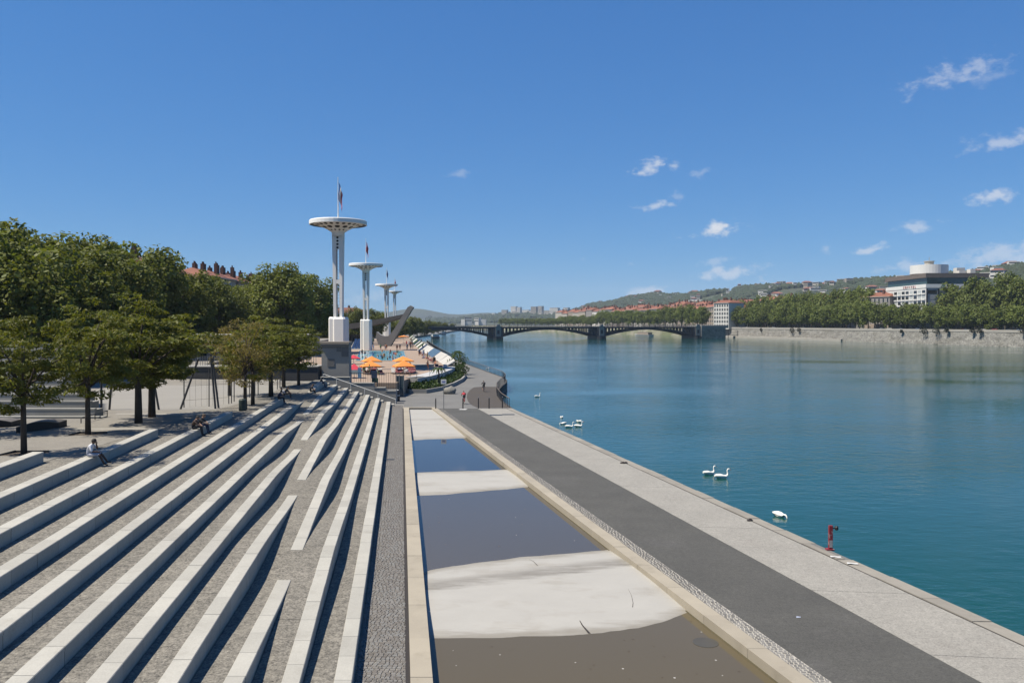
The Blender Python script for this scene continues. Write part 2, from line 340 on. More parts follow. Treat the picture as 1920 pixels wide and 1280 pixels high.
struct(S.build('ground', m_path))
S = MB(); S.prism([(-6000, 1490), (6000, 1490), (7000, 7400), (-7000, 7400)], -6, 3.5); struct(S.build('far_ground', mat('far_land', (.10, .12, .07), .9, .4, .004, col2=(.2, .19, .16))))
Pq = lambda D: (bank_x(D), D)
_bn = Vector((1, .294, 0)).normalized(); Po = lambda D, o: (bank_x(D) + _bn.x * o, D + _bn.y * o)
S = MB(); S.prism([Po(100, 2.3), (3500, 100), (3500, 1489), Po(1489, 9.5), Po(661, 9.5), Po(658, 7.0), Po(500, 7.0), Po(498, 2.3)], -6, 5.8); struct(S.build('far_quay_ground', m_path))

# ================================================================ the terraces
H = .43
UK = [None, -1.40, -2.74, -4.02, -5.36, -6.70, -8.05, -9.45, -10.85, -12.25, -13.75, -15.45]
SB = 30.4; SD = 12.2
def brk(k): return SB + (k - 3) * SD
def sm(t): t = max(0, min(1, t)); return t * t * (3 - 2 * t)
PL = [(-50, 4.9), (15, 4.9), (24, 4.73), (34.4, 4.3), (45, 3.87), (57.8, 3.44), (73.5, 3.01), (400, 3.01)]
def plaza(s):
    for (a, za), (b, zb) in zip(PL, PL[1:]):
        if s <= b: return za + (zb - za) * max(0, (s - a)) / (b - a)
    return PL[-1][1]
def T(k, s):
    if k <= 1: return k * H
    if k >= 8: return min(k * H, plaza(s))
    a, b = brk(k), brk(k + 1)
    e = 1.8; q = H * e / SD; r = (k - .5) * H + H * (s - a) / (b - a)
    if s < a - e: z = k * H - (.5 * H + q) * (1 - sm((a - e - s) / 11))
    elif s <= b + e: z = r
    else: z = k * H + (.5 * H + q) * (1 - sm((s - b - e) / 13))
    return z
S_END = 100.0; SW = .50
SEND = {11: 34.4, 10: 45.0, 9: 57.8, 8: 73.5}
svals = [-8 + i * 1.2 for i in range(91)]; svals = sorted([s for s in svals if s < S_END - .3] + [S_END] + [brk(k) + e for k in range(3, 8) for e in (-1.8, -1.7, 1.7, 1.8)])
def strip(name, fu0, fu1, fz0, fz1, m, sv, thick=.6, cuts=None):
    def piece(nm, svv, parent=None):
        S = MB(); rings = []
        for s in svv:
            a = U(fu0(s), s); b = U(fu1(s), s); z0, z1 = fz0(s), fz1(s)
            rings.append([(a[0], a[1], z0), (b[0], b[1], z1), (b[0], b[1], z1 - thick), (a[0], a[1], z0 - thick)])
        S.loft([r[::-1] for r in rings]); return S.build(nm, m, parent)
    if not cuts: return struct(piece(name, sv))
    root = struct(thing(name, None, None))
    for a, b in zip(cuts, cuts[1:]): piece('slab', [a + .012] + [s for s in sv if a + .05 < s < b - .05] + [b - .012], root)
    return root
tcuts = [-8, 1, 9, 17.5, 25.2, 32.6, 40.4, 48.5, 57, 66, 76, 87.5, S_END]
for k in range(1, 8):
    u0 = UK[k + 1] + .012; u1 = UK[k] - .02
    strip('terrace_tread', lambda s: u0, (lambda s, k=k: UK[k] + (.011 if k > 2 and -1.75 < s - brk(k) < (1.75 if k < 7 else 5.2) else -.02)), (lambda s, k=k: T(k, s) if k < 7 else max(T(k, s), plaza(s) if s > 73 else 0)), lambda s, k=k: T(k, s), m_tread, svals, cuts=tcuts)
for k in range(8, 11):
    u0 = UK[k + 1] + .012; u1 = UK[k] - .02
    strip('terrace_tread', lambda s: u0, lambda s: u1, lambda s, k=k: T(k, s), lambda s, k=k: T(k, s), m_tread, svals, cuts=tcuts)
strip('plaza', lambda s: -70 + .1 * s, lambda s: UK[11] - .02, lambda s: plaza(s), lambda s: plaza(s), m_plaza, svals + [103.0], 1.5)
ordw = ['', 'lowest', 'second', 'third', 'fourth', 'fifth', 'sixth', 'seventh', 'eighth', 'ninth', 'tenth', 'eleventh']
def stones(root, k, sa, sb, seed):
    rr = random.Random(seed); s = sa
    cuts = [sa]
    while cuts[-1] < sb - 1.0: cuts.append(min(sb, cuts[-1] + 1.55 + rr.uniform(-.06, .06)))
    cuts[-1] = sb
    for a, b in zip(cuts, cuts[1:]):
        g = .008; rings = []; c = .018
        jz = rr.uniform(-.004, .004); ju = rr.uniform(-.005, .005)
        n = 3 if k in range(2, 8) else 2
        for i in range(n):
            s_ = a + g + (b - a - 2 * g) * i / (n - 1)
            zt = (k * H if k >= 8 else T(k, s_)) + .012 + jz
            zb = min(T(k - 1, s_), zt - .02) - .12
            x1 = UK[k] + ju; x0 = UK[k] - SW + ju
            sec = [(x0, zb), (x1, zb), (x1, zt - .085), (x1 - .012, zt - .09), (x1 - .012, zt - .1)] if False else [(x0, zb), (x1 - .015, zb), (x1 - .015, zt - .115), (x1, zt - .105), (x1, zt - c), (x1 - c, zt), (x0 + c, zt), (x0, zt - c)]
            if zt - zb < .26: sec = [(x0, zb), (x1 - .001, zb), (x1 - .001, zb + .01), (x1, zb + .02), (x1, zt - c * .7), (x1 - c, zt), (x0 + c, zt), (x0, zt - c * .7)]
            rings.append([(U(u, s_)[0], s_, z) for u, z in sec])
        S = MB(); S.loft([r[::-1] for r in rings]); S.build('stone', m_stone, root, world=True)
for k in range(1, 12):
    if k == 1: lab = 'lowest white stone step, directly beside the cobbled strip'
    elif k == 11: lab = 'short topmost white stone step by the tree on the plaza'
    elif k == 10: lab = 'white stone step on which the man in the white shirt sits'
    else: lab = ordw[k] + ' white stone step up from the cobbled strip'
    sa = -6 if k < 7 else (2 if k < 9 else 8)
    root = thing('stone_step', lab, 'step', (U(UK[k], sa)[0], sa, T(k - 1, sa)), group='long white stone steps of the terraces')
    if k in (1, 2): stones(root, k, sa, S_END, k)
    elif k < 8:
        stones(root, k, sa, brk(k) - 1.7, k); stones(root, k, brk(k) + 1.7 if k < 7 else brk(k) + 5, S_END, k + 20)
    else: stones(root, k, sa, SEND[k], k)
# small half-height steps at the rail end
hs = thing('stair_flight', 'narrow flight of half-height stone stairs beside the sloping handrail', 'stairs', (U(UK[1], 99)[0], 99, 0))
for k in range(1, 8):
    for j in range(2):
        u1 = UK[k] + .30 - j * .02 - (.0 if j else 0); zt = (k - 1) * H + H * .5 + .01
        if j: continue
        S = MB(); a = U(UK[k] - .01, 98.6); b = U(UK[k] + .42, 98.6); c_ = U(UK[k] + .42, 99.9); d_ = U(UK[k] - .01, 99.9)
        S.prism([a, b, c_, d_], (k - 1) * H - .1, zt); S.build('stair', m_stone, hs, world=True)
# plaza bands flush with the surface
def sheet(name, pts, m, dz=0.0, parent=None, label=None):
    S = MB(); S.add(pts, [tuple(range(len(pts)))]); o = S.build(name, m, parent)
    if parent is None: struct(o)
    return o
def Gp(px, py, off=0.0):                                         # a pixel on the sloping plaza
    z = 3.6
    for _ in range(25): p = G(px, py, z); z = plaza(p.y)
    return Vector((p.x, p.y, z + off))
def band(pxa, pxb, w, m):
    a, b = Gp(*pxa), Gp(*pxb); n = 10; S = MB(); rings = []
    for i in range(n + 1):
        q = a.lerp(b, i / n); rings.append([(q.x, q.y + w, plaza(q.y + w) + .006), (q.x, q.y, plaza(q.y) + .006)])
    S.loft(rings, False, False); struct(S.build('plaza_band', m))
band((-140, 804), (300, 804), .35, m_stone)
band((215, 776), (428, 776), .45, m_stone)
band((300, 710), (590, 716), .5, m_stone)
# ball court on the plaza
cc = [Gp(-60, 770), Gp(405, 768), Gp(545, 722), Gp(230, 722)]
S = MB(); n = 12; rings = []
for i in range(n + 1):
    t = i / n; a = cc[0].lerp(cc[3], t); b = cc[1].lerp(cc[2], t); rings.append([(b.x, b.y, plaza(b.y) + .005), (a.x, a.y, plaza(a.y) + .005)])
S.loft(rings, False, False); struct(S.build('ball_court', mat('court_surface', (.36, .345, .315), .85, .08, .3, speck=.08)))

# ================================================================ lower promenade strips
s0, s1 = -8.0, 96.0
def vquad(name, va, vb, z, m, sa=s0, sb=s1): return sheet(name, [(*Vv(va, sa), z), (*Vv(vb, sa), z), (*Vv(vb, sb), z), (*Vv(va, sb), z)], m)
V0, V1, V2, V3, V4, V5 = 13.38, 14.0, 14.62, 18.9, 22.35, 23.1
vquad('asphalt_path', V2, V3, .004, m_asph)
# pale slabs of the quay, with joints
qp = struct(thing('quay_pavement', None, None, (0, 0, 0)))
cuts = [-8, 3, 13.5, 24.6, 30.6, 40.2, 50.2, 60.4, 71, 83, 96]
for a, b in zip(cuts, cuts[1:]):
    S = MB(); g = .014
    S.prism([Vv(V3 + .008, a + g), Vv(V4, a + g - .4), Vv(V4, b - g - .4), Vv(V3 + .008, b - g)], -.2, .006); S.build('slab', m_conc, qp)
# quay edge stones
qe = struct(thing('quay_edge', None, None, (0, 0, 0))); rr = random.Random(3); s = -8.0; i = 0
while s < 95.5:
    b = min(96, s + rr.uniform(1.9, 2.6)); j = rr.uniform(-.02, .015); out = V5 + rr.uniform(-.03, .03)
    if 33.4 < s < 36.2: out -= .32
    S = MB(); S.prism([Vv(V4 + .09, s + .012), Vv(out, s + .012), Vv(out, b - .012), Vv(V4 + .09, b - .012)], -.5, [.02 + j, .015 + j, .015 + j, .02 + j]); S.build('stone', m_quay, qe)
    s = b
sheet('quay_gutter', [(*Vv(V4, s0), -.006), (*Vv(V4 + .1, s0), -.006), (*Vv(V4 + .1, s1), -.006), (*Vv(V4, s1), -.006)], m_dark)
# setts
def sett_mesh(i):
    rr = random.Random(i); S = MB(); c = .11
    j = lambda: rr.uniform(-.05, .05)
    x0, x1, y0, y1 = -.5 + j(), .5 + j(), -.5 + j(), .5 + j()
    v = [(x0, y0, -1), (x1, y0, -1), (x1, y1, -1), (x0, y1, -1), (x0, y0, -.16), (x1, y0, -.16), (x1, y1, -.16), (x0, y1, -.16),
         (x0 + c * .7, y0 + c * .7, j()), (x1 - c * .7, y0 + c * .7, j()), (x1 - c * .7, y1 - c * .7, j()), (x0 + c * .7, y1 - c * .7, j())]
    f = [(8, 9, 10, 11)]
    for a in (0, 4):
        for q in range(4): f.append((a + q, a + (q + 1) % 4, a + 4 + (q + 1) % 4, a + 4 + q))
    return v, f
SETTS = [sett_mesh(i) for i in range(6)]
sett_me = []
for v, f in SETTS:
    S = MB(); S.add(v, f); sett_me.append(S.mesh('sett', m_sett))
def setts(parent, place, rows, s_start, row_h, widths, name, slope, limit=300, zt=.03, mm=None, gap=.024):
    mes = sett_me if mm is None else [m_.copy() for m_ in sett_me]
    if mm:
        for m_ in mes: m_.materials.clear(); m_.materials.append(mm)
    rr = random.Random(11); S = MB(); cnt = 0; s = s_start; ang = -math.atan(slope)
    while s < rows:
        wv = widths(); off = rr.uniform(0, .06)
        h = row_h * rr.uniform(.9, 1.1)
        acc = wv[0]
        while acc < wv[1] - .05:
            w = rr.uniform(.11, .19)
            w = min(w, wv[1] - acc)
            if w < .05: break
            x, y = place(acc + w / 2, s + h / 2); k = rr.randrange(6); sc = (w - gap, h - gap, .09); z = zt + rr.uniform(-.006, .006)
            # parts: the first 300 in view
            if s > 19.0 and cnt < limit:
                inst(name, mes[k], parent, (x, y, z), ang, sc); cnt += 1
            elif s > 14:
                v, f = SETTS[k]; ca, sa_ = math.cos(ang), math.sin(ang)
                S.add([(x + (p[0] * sc[0]) * ca - (p[1] * sc[1]) * sa_, y + (p[0] * sc[0]) * sa_ + (p[1] * sc[1]) * ca, z + p[2] * sc[2]) for p in v], f)
            acc += w
        s += h
    tag(S.build('remaining_setts', mm or m_sett, parent), None, kind='stuff')
cs = struct(thing('cobbled_strip', None, None)); S = MB()
S.add([(*U(UK[1] - .1, s0), .004), (*U(.2, s0), .004), (*U(.2, S_END), .004), (*U(UK[1] - .1, S_END), .004)], [(0, 1, 2, 3)]); S.build('sand_bed', m_joint, cs)
setts(cs, lambda u, s: U(u, s), 99.5, 12, .125, lambda: (UK[1] + .02, .12), 'sett', CU)
cs2 = struct(thing('sett_gutter', None, None)); S = MB()
S.add([(*Vv(V1, s0), .002), (*Vv(V2, s0), .002), (*Vv(V2, s1), .002), (*Vv(V1, s1), .002)], [(0, 1, 2, 3)]); S.build('sand_bed', m_joint2, cs2)
setts(cs2, lambda v, s: Vv(v, s), 95.8, 12, .15, lambda: (V1 + .01, V2 - .01), 'sett', CV, zt=.016, mm=m_sett2, gap=.034)

# ================================================================ the shallow basin
ZB = -.24
UL = .86
SFAR = 95.6
slotm = m_dark
bas = struct(thing('basin', None, None))
# floor: crests and troughs that cut the water line where the photograph shows it
LB = [(-30, -1), (26.6, 0), (33.3, 0), (48.6, 0), (56.1, 0), (71.7, 0), (110, 0)]
RB = [(-30, -1), (29.1, 0), (37.0, 0), (51.2, 0), (57.3, 0), (72.9, 0), (110, 0)]
amp = [-.13, .11, -.12, .06, -.10, .16]
def floor_z(s, t, x):
    t = max(0, min(1, t)); bs = [a[0] + (b[0] - a[0]) * t ** e for a, b, e in zip(LB, RB, (1, 3.6, .62, 1.3, 1, 1, 1))]
    wob = .17 * (mnoise.noise(Vector((x * .35, s * .12, 1.7))) + .5 * mnoise.noise(Vector((x * 1.1, s * .4, 5.1)))) * (s / 40)
    s = s + wob
    for i in range(len(bs) - 1):
        if s < bs[i + 1]:
            q = (s - bs[i]) / (bs[i + 1] - bs[i])
            if i == 0: return ZB + amp[0] * min(1, (bs[1] - s) / 9)
            if i == 5: return ZB + amp[5] * min(1, (s - bs[5]) / 14)
            return ZB + amp[i] * math.sin(math.pi * q)
    return ZB
ss = [8 + .22 * i for i in range(120)]; ss += [ss[-1] + .45 * i for i in range(1, 160)]; ss = [s for s in ss if s < SFAR] + [SFAR]
nt = 28; rings = []
for s in ss:
    xa = U(UL, s)[0]; xb = Vv(V0, s)[0]
    rings.append([(xa + (xb - xa) * t / nt, s, floor_z(s, t / nt, xa + (xb - xa) * t / nt)) for t in range(nt + 1)])
S = MB(); S.loft([r[::-1] for r in rings][::-1] if False else rings, False, False); o = S.build('floor', m_basin, bas, smooth=True)
for p in o.data.polygons: pass
m_bw2 = water('basin_water_grey', (.052, .047, .039), .03, 2.0, .09, .012, .45, (.082, .073, .058))
m_bw3 = water('basin_water_clear', (.022, .026, .032), .03, 2.0, .09, .012, .5, (.04, .042, .045))
for sa_, sb_, mm in ((8, 30, m_bwater), (30, 52.5, m_bw2), (52.5, SFAR, m_bw3)):
    S = MB(); S.add([(*U(UL, sa_), ZB), (*Vv(V0, sa_), ZB), (*Vv(V0, sb_), ZB), (*U(UL, sb_), ZB)], [(0, 1, 2, 3)]); S.build('shallow_water', mm, bas)
# inner walls and coping stones
rr = random.Random(5)
for side in ('l', 'r'):
    s = -4.0
    while s < SFAR:
        b = min(SFAR + .6, s + rr.uniform(2.7, 3.2)); j = rr.uniform(-.004, .006); g = .008
        fn, a0, a1 = (U, .22, UL) if side == 'l' else (Vv, V0, V1 - .01)
        q = [fn(a0, s + g), fn(a1, s + g), fn(a1, b - g), fn(a0, b - g)]
        zc = .10 + j if side == 'l' else .075 + j
        S = MB(); S.prism(q, -.55, zc); S.build('coping_stone', m_coping, bas); s = b
    if side == 'r':
        S = MB(); S.add([(*Vv(V0 - .07, 8), ZB + .004), (*Vv(V0, 8), ZB + .004), (*Vv(V0, SFAR), ZB + .004), (*Vv(V0 - .07, SFAR), ZB + .004)], [(0, 1, 2, 3)]); S.build('algae_line', mat('algae_line', (.10, .085, .04), .8), bas)
    else:
        S = MB(); S.add([(*U(.08, -6), .036), (*U(.222, -6), .036), (*U(.222, SFAR), .036), (*U(.08, SFAR), .036)], [(0, 1, 2, 3)]); S.build('drain_slot', slotm, bas)
S = MB(); S.prism([U(.22, SFAR + .6), Vv(V1, SFAR + .6), Vv(V1, SFAR + 1.2), U(.22, SFAR + 1.2)][::1], -.55, .085); S.build('coping_stone', m_coping, bas)
# cracks in the pale concrete
for (pts, w) in (([(1087, 1163), (1092, 1172), (1099, 1180), (1105, 1187)], .045), ([(1005, 918), (1012, 922), (1020, 926)], .035), ([(1178, 1104), (1184, 1116), (1187, 1130), (1186, 1138)], .010), ([(992, 1048), (1000, 1052), (1008, 1060)], .016), ([(830, 925), (905, 921), (960, 915)], .012)):
    S = MB(); rg = []
    for j, (px, py) in enumerate(pts):
        z = ZB + .1
        for _ in range(12): p = G(px, py, z); xa = U(UL, p.y)[0]; xb = Vv(V0, p.y)[0]; z = floor_z(p.y, (p.x - xa) / (xb - xa), p.x)
        ww = w * (.3 + .7 * j / (len(pts) - 1)); rg.append([(p.x + ww, p.y, z + .01), (p.x - ww, p.y, z + .01)])
    S.loft(rg, False, False); S.build('crack', m_dark, bas)
# specks of leaf and grit lying in the shallow water
S = MB(); rr = random.Random(23)
for _ in range(130):
    s_ = rr.uniform(19, 28.5) if rr.random() < .8 else rr.uniform(34, 48); t_ = rr.random(); xa = U(UL, s_)[0]; xb = Vv(V0, s_)[0]; x = xa + (xb - xa) * (.03 + .94 * t_)
    if floor_z(s_, t_, x) > ZB - .01: continue
    r_ = rr.uniform(.012, .045); a_ = rr.uniform(0, 3); q = [(x + r_ * math.cos(a_ + j * 1.26) * rr.uniform(.6, 1.3), s_ + r_ * math.sin(a_ + j * 1.26), ZB + .006) for j in range(5)]; S.add(q, [(0, 1, 2, 3, 4)], 1 if rr.random() < .2 else 0)
tag(S.build('floating_specks', [mat('leaf_specks', (.07, .05, .035), .9), mat('pale_specks', (.6, .58, .55), .9)], bas), None, kind='stuff')
# drain covers set in the basin floor / cobbles
S = MB(); p = G(1323, 1204, ZB); S.lathe([(.42, ZB + .004), (.42, ZB + .009)], 20, (p.x, p.y)); S.build('drain_cover', mat('wet_iron', (.10, .092, .072), .5), bas)
S = MB(); p = G(728, 862, 0); S.box(p.x - .45, p.x + .45, p.y - .2, p.y + .2, .02, .045); tag(S.build('drain_grate', m_dsteel), 'dark rectangular drain grate set in the cobbled strip', 'drain')
for (px, py, n_) in ((930, 778, 1), (953, 777, 2)):
    p = G(px, py, 0); S = MB()
    S.box(p.x - .7, p.x + .7, p.y - .45, p.y + .45, .008, .016); tag(S.build('manhole_cover', m_dsteel), 'dark rectangular access cover in the pale quay slabs near the bollards', 'cover', 'access covers')
# dark curved surface beyond the bollards
pts = [(897, 764.5), (886, 760), (878, 753), (875, 745), (876, 738), (880, 732), (888, 726), (905, 724.5), (930, 725)]
pw = [G(x, y, 0) for x, y in pts] + [rail_w[i] for i in (4, 3, 2, 1, 0)]
S = MB(); S.add([(p.x, p.y, .004) for p in pw], [tuple(range(len(pw)))[::-1]]); struct(S.build('dark_paving', m_deckwood))

# ================================================================ the pool complex
DZ = 2.0
m_terr = mat('pool_terrace_paving', (.44, .33, .25), .85, .12, .3, speck=.08, stain=.4, stain_col=(.36, .28, .22))
m_tower = mat('tower_white_concrete', (1.18, 1.17, 1.14), .6, .05, .3, stain=.25, stain_col=(.95, .93, .88), stain_lo=.6, stain_hi=.85)
m_rough = mat('board_marked_concrete', (.34, .33, .31), .85, .15, .4, bump=.3, bscale=8, stain=.5, stain_col=(.16, .155, .15))
m_orange = mat('orange_canvas', (1.05, .36, .06), .8, .06, 1.0, rnd=.06)
m_red = mat('red_canvas', (.8, .045, .09), .8, .06, 1.0)
m_glass = plain('dark_glass', (.03, .045, .05), .08)
m_blueseat = plain('blue_plastic', (.10, .22, .48), .5)
m_roofdark = mat('canopy_concrete', (.16, .15, .135), .85, .15, .3)
def lm(name, col, col2, **k): return leafmat(name, col, col2, **k)
m_hedge = lm('hedge_leaves', (.07, .11, .03), (.03, .055, .02))
m_trunk = mat('bark', (.10, .075, .055), .9, .3, 3.0, bump=.5, bscale=12)

# outline of the raised terrace (at promenade level), from the front corner along the river side
bx = [G(748, 735, 0), G(768, 737, 0), G(800, 737, 0), G(830, 731.5, 0), G(853, 723, 0), G(868, 715, 0), G(874, 708, 0), G(870, 702, 0), G(858, 694.5, 0), G(843, 685.5, 0), G(828, 677, 0), G(812, 667, 0), G(799, 657.5, 0), G(787, 647, 0), G(779, 638, 0)]
def inset(pl, d):
    out = []
    for i, p in enumerate(pl):
        a = pl[max(i - 1, 0)]; b = pl[min(i + 1, len(pl) - 1)]; t = Vector((b.x - a.x, b.y - a.y)).normalized(); out.append(Vector((p.x - t.y * d, p.y + t.x * d, 0)))
    return out
fr_x0 = AT(560, 700, 109).x
S = MB(); pl_in = inset(bx, 2.2)
dk = [(p.x, p.y) for p in pl_in] + [(-62, 420), (-75, 420), (-42, 112), (AT(742, 700, 110).x, 110.5)]
S.prism(dk, -.2, DZ); struct(S.build('pool_terrace', m_terr))
# planted bank and low kerb round the terrace
S = MB(); k0, k1 = bx, inset(bx, .35)
S.loft([[(a.x, a.y, -.1), (a.x, a.y, .55), (b.x, b.y, .55), (b.x, b.y, -.1)] for a, b in zip(k0, k1)][:]); tag(S.build('kerb_wall', m_wall), 'low grey concrete wall curving round the foot of the planted pool bank', 'wall')
i0, i1 = inset(bx, .4), inset(bx, 2.3)
S = MB(); S.loft([[(a.x, a.y, .3), (b.x, b.y, 1.3)] for a, b in zip(i0, i1)], False, False); struct(S.build('planted_bank', mat('soil', (.06, .045, .03), .95)))
# white rim of the terrace with sloping white screens towards the river
rim = thing('white_parapet', 'sloping white parapet screens along the river side of the pool terrace', 'parapet', (pl_in[0].x, pl_in[0].y, DZ))
inn = inset(bx, 4.1); outt = inset(bx, 2.1)
def panel(i, t0, t1, m, z0=DZ - .01, z1=3.55, name='panel'):
    a0, a1 = inn[i].lerp(inn[i + 1], t0), inn[i].lerp(inn[i + 1], t1); b0, b1 = outt[i].lerp(outt[i + 1], t0), outt[i].lerp(outt[i + 1], t1)
    S = MB(); v = [(a0.x, a0.y, z0), (a1.x, a1.y, z0), (b1.x, b1.y, z1), (b0.x, b0.y, z1), (a0.x, a0.y, z0 - .12), (a1.x, a1.y, z0 - .12), (b1.x, b1.y, z1 - .14), (b0.x, b0.y, z1 - .14)]
    S.add(v, [(3, 2, 1, 0), (4, 5, 6, 7), (0, 1, 5, 4), (1, 2, 6, 5), (2, 3, 7, 6), (3, 0, 4, 7)]); return S.build(name, m, rim, world=True)
m_screen = mat('screen_white', (.62, .605, .575), .7, .08, .5, rnd=.1, stain=.5, stain_col=(.55, .53, .5))
m_bluepanel = mat('blue_glass_screen', (.10, .17, .24), .3, .1)
m_planter = mat('planter_soil', (.12, .10, .04), .9)
m_ledgew = mat('ledge_concrete', (.62, .62, .63), .8, .1, .6); ledge = inset(bx, 4.6); lip = inset(bx, 1.95)
for i in range(0, 6):
    S = MB(); a0, a1, b0, b1 = ledge[i], ledge[i + 1], lip[i], lip[i + 1]
    S.prism([(b0.x, b0.y), (b1.x, b1.y), (a1.x, a1.y), (a0.x, a0.y)], 1.45, DZ + .14); S.build('ledge', m_ledgew, rim, world=True)
for i in range(6, 9):
    for h in (0, .5): panel(i, h, h + .49, m_screen, z1=3.2 + .12 * (i - 6))
for i, mm in ((9, m_bluepanel), (10, m_screen), (11, m_screen), (12, m_screen), (13, m_screen)):
    for h in (0, .25, .5, .75):
        pl_ = i >= 11 and h in (.25, .75)
        panel(i, h, h + .245, mm if not pl_ else m_hedge, name='panel' if not pl_ else 'planting')
# glass balustrade of the front rim
for i in range(0, 6):
    a, b = outt[i], outt[i + 1]; S = MB()
    S.tube([(a.x, a.y, 3.1), (b.x, b.y, 3.1)], .03, 6); S.tube([(a.x, a.y, 2.1), (a.x, a.y, 3.1)], .03, 6); S.build('rail', m_steel, rim, world=True)
# hedge on the bank
C = []
for i in range(len(bx) - 1):
    n = 700 if i < 6 else 260
    for _ in range(n):
        t = random.random(); q = random.random(); a = i0[i].lerp(i0[i + 1], t); b = i1[i].lerp(i1[i + 1], t); p = a.lerp(b, q * .95)
        if mnoise.noise(Vector((p.x * .5, p.y * .4, 3))) < -.12 and i > 6: continue
        C.append((p.x, p.y, .4 + q * .9 + random.random() ** 3 * .6))
tag(bpy.data.objects.new('hedge', quads('hedge', leafquads(np.array(C), .42, .6, up=.4), m_hedge)), 'trailing green hedge on the bank below the white pool parapet', 'hedge', kind=None)
COL.objects.link(bpy.data.objects['hedge'])
def bush(name, p, r, h, n, label, m, size=.3, cat='shrub', group=None):
    root = thing(name, label, cat, p, group=group)
    th = rng.uniform(0, 2 * np.pi, n); z = rng.uniform(-.9, 1, n); rr_ = rng.uniform(.55, 1.05, n) * np.sqrt(np.maximum(.05, 1 - z * z))
    lump = 1 + .25 * np.sin(th * 3 + z * 4) + .12 * np.sin(th * 7 - z * 5)
    C = np.stack([r * rr_ * lump * np.cos(th), r * rr_ * lump * np.sin(th), h * .5 + z * h * .5], 1)
    inst('foliage', quads('foliage', leafquads(C, size, .6, up=.3), m), root)
    S = MB()
    for a in range(4): S.tube([(0, 0, -.2), (.3 * r * math.cos(a * 1.6), .3 * r * math.sin(a * 1.6), h * .4), (.6 * r * math.cos(a * 1.6), .6 * r * math.sin(a * 1.6), h * .75)], [.06, .04, .02], 5)
    S.build('stem', m_trunk, root); return root
b_ = inset(bx, 1.2)
bush('shrub', (b_[7].x, b_[7].y, .8), 1.7, 3.9, 1500, 'large rounded green shrub at the corner of the pool bank', lm('shrub_leaves', (.12, .17, .03), (.05, .09, .02)))
bush('shrub', (b_[6].x + .2, b_[6].y - 1, .4), 1.5, 2.2, 900, 'dark low shrub under the rounded shrub at the pool bank corner', m_hedge)
# small palm-like plant
pp = thing('palm', 'small palm with drooping fronds on the bank behind the signpost', 'palm', (b_[3].x + .5, b_[3].y + .4, .8))
S = MB(); S.tube([(0, 0, 0), (.05, 0, 1.2), (0, 0, 2.3)], [.16, .12, .1], 7); S.build('trunk', m_trunk, pp)
m_palm = lm('palm_fronds', (.08, .12, .03), (.05, .08, .02))
for k in range(11):
    a = k * 2 * math.pi / 11; S = MB(); v = []
    for j in range(6):
        t = j / 5; r_ = 1.35 * t; z = 2.3 + .55 * math.sin(t * 2.4) - .9 * t * t; w = .16 * math.sin(math.pi * (.1 + .85 * t))
        v.append([(r_ * math.cos(a) - w * math.sin(a), r_ * math.sin(a) + w * math.cos(a), z - .05), (r_ * math.cos(a), r_ * math.sin(a), z), (r_ * math.cos(a) + w * math.sin(a), r_ * math.sin(a) - w * math.cos(a), z - .05)])
    S.loft(v, False, False); S.build('frond', m_palm, pp)

# swimming pool
pc = [G(668, 676, DZ), G(762, 676, DZ), G(757, 658, DZ), G(674, 658, DZ)]
pool = struct(thing('swimming_pool', None, None, (0, 0, 0)))
S = MB(); pl_ = [(p.x, p.y) for p in pc]; S.prism(pl_, DZ - .5, DZ + .012); S.build('water', m_pool, pool)
S = MB(); ou = [Vector((p.x, p.y)) for p in pc]; cen = sum(ou, Vector((0, 0))) / 4
ring = [[(p.x, p.y, DZ + .005), (p.x, p.y, DZ + .09), ((p + (p - cen).normalized() * .9).x, (p + (p - cen).normalized() * .9).y, DZ + .09), ((p + (p - cen).normalized() * .9).x, (p + (p - cen).normalized() * .9).y, DZ + .005)] for p in ou]
S.loft(ring + [ring[0]], False); S.build('rim', m_conc, pool)
# low wall between lower sun deck and pool deck
a = G(740, 689.5, DZ); b = G(812, 688, DZ)
S = MB(); S.prism([(a.x, a.y), (b.x, b.y), (b.x, b.y + 2.2), (a.x, a.y + 2.2)], DZ - .1, DZ + .5); tag(S.build('deck_wall', m_wall), 'low dark-fronted wall behind the sun loungers on the pool terrace', 'wall')
sheet('dark_pool_paving', [(*p, DZ + .005) for p in [(G(657, 700, DZ).x, G(657, 700, DZ).y), (G(700, 700, DZ).x, G(700, 700, DZ).y), (G(716, 690, DZ).x, G(716, 690, DZ).y), (G(690, 690, DZ).x, G(690, 690, DZ).y)]], m_path)

# ---- towers
def holed(S, P, nu, nv, rad, mi=0, seg=16):
    """surface P(u,v) on [0,nu]x[0,nv] cells, each with a round hole of radius rad(j) in cell units"""
    for j in range(nv):
        for i in range(nu):
            r = rad(j, i)
            ang = [2 * math.pi * k / seg + math.pi / 4 for k in range(seg)]
            def sq(a):
                c, s_ = math.cos(a), math.sin(a); m_ = max(abs(c), abs(s_)); return (.5 + .5 * c / m_, .5 + .5 * s_ / m_)
            if r <= 0: S.add([P(i, j), P(i + 1, j), P(i + 1, j + 1), P(i, j + 1)], [(0, 1, 2, 3)], mi); continue
            o = [P(i + sq(a)[0], j + sq(a)[1]) for a in ang]; n_ = [P(i + .5 + r * math.cos(a), j + .5 + r * math.sin(a)) for a in ang]
            S.add(o + n_, [(k, (k + 1) % seg, seg + (k + 1) % seg, seg + k) for k in range(seg)], mi)
m_flagb, m_flagw, m_flagr, m_flagk = plain('flag_blue', (.02, .05, .28)), plain('flag_white', (.75, .75, .75)), plain('flag_red', (.5, .02, .03)), plain('flag_dark', (.02, .025, .07))
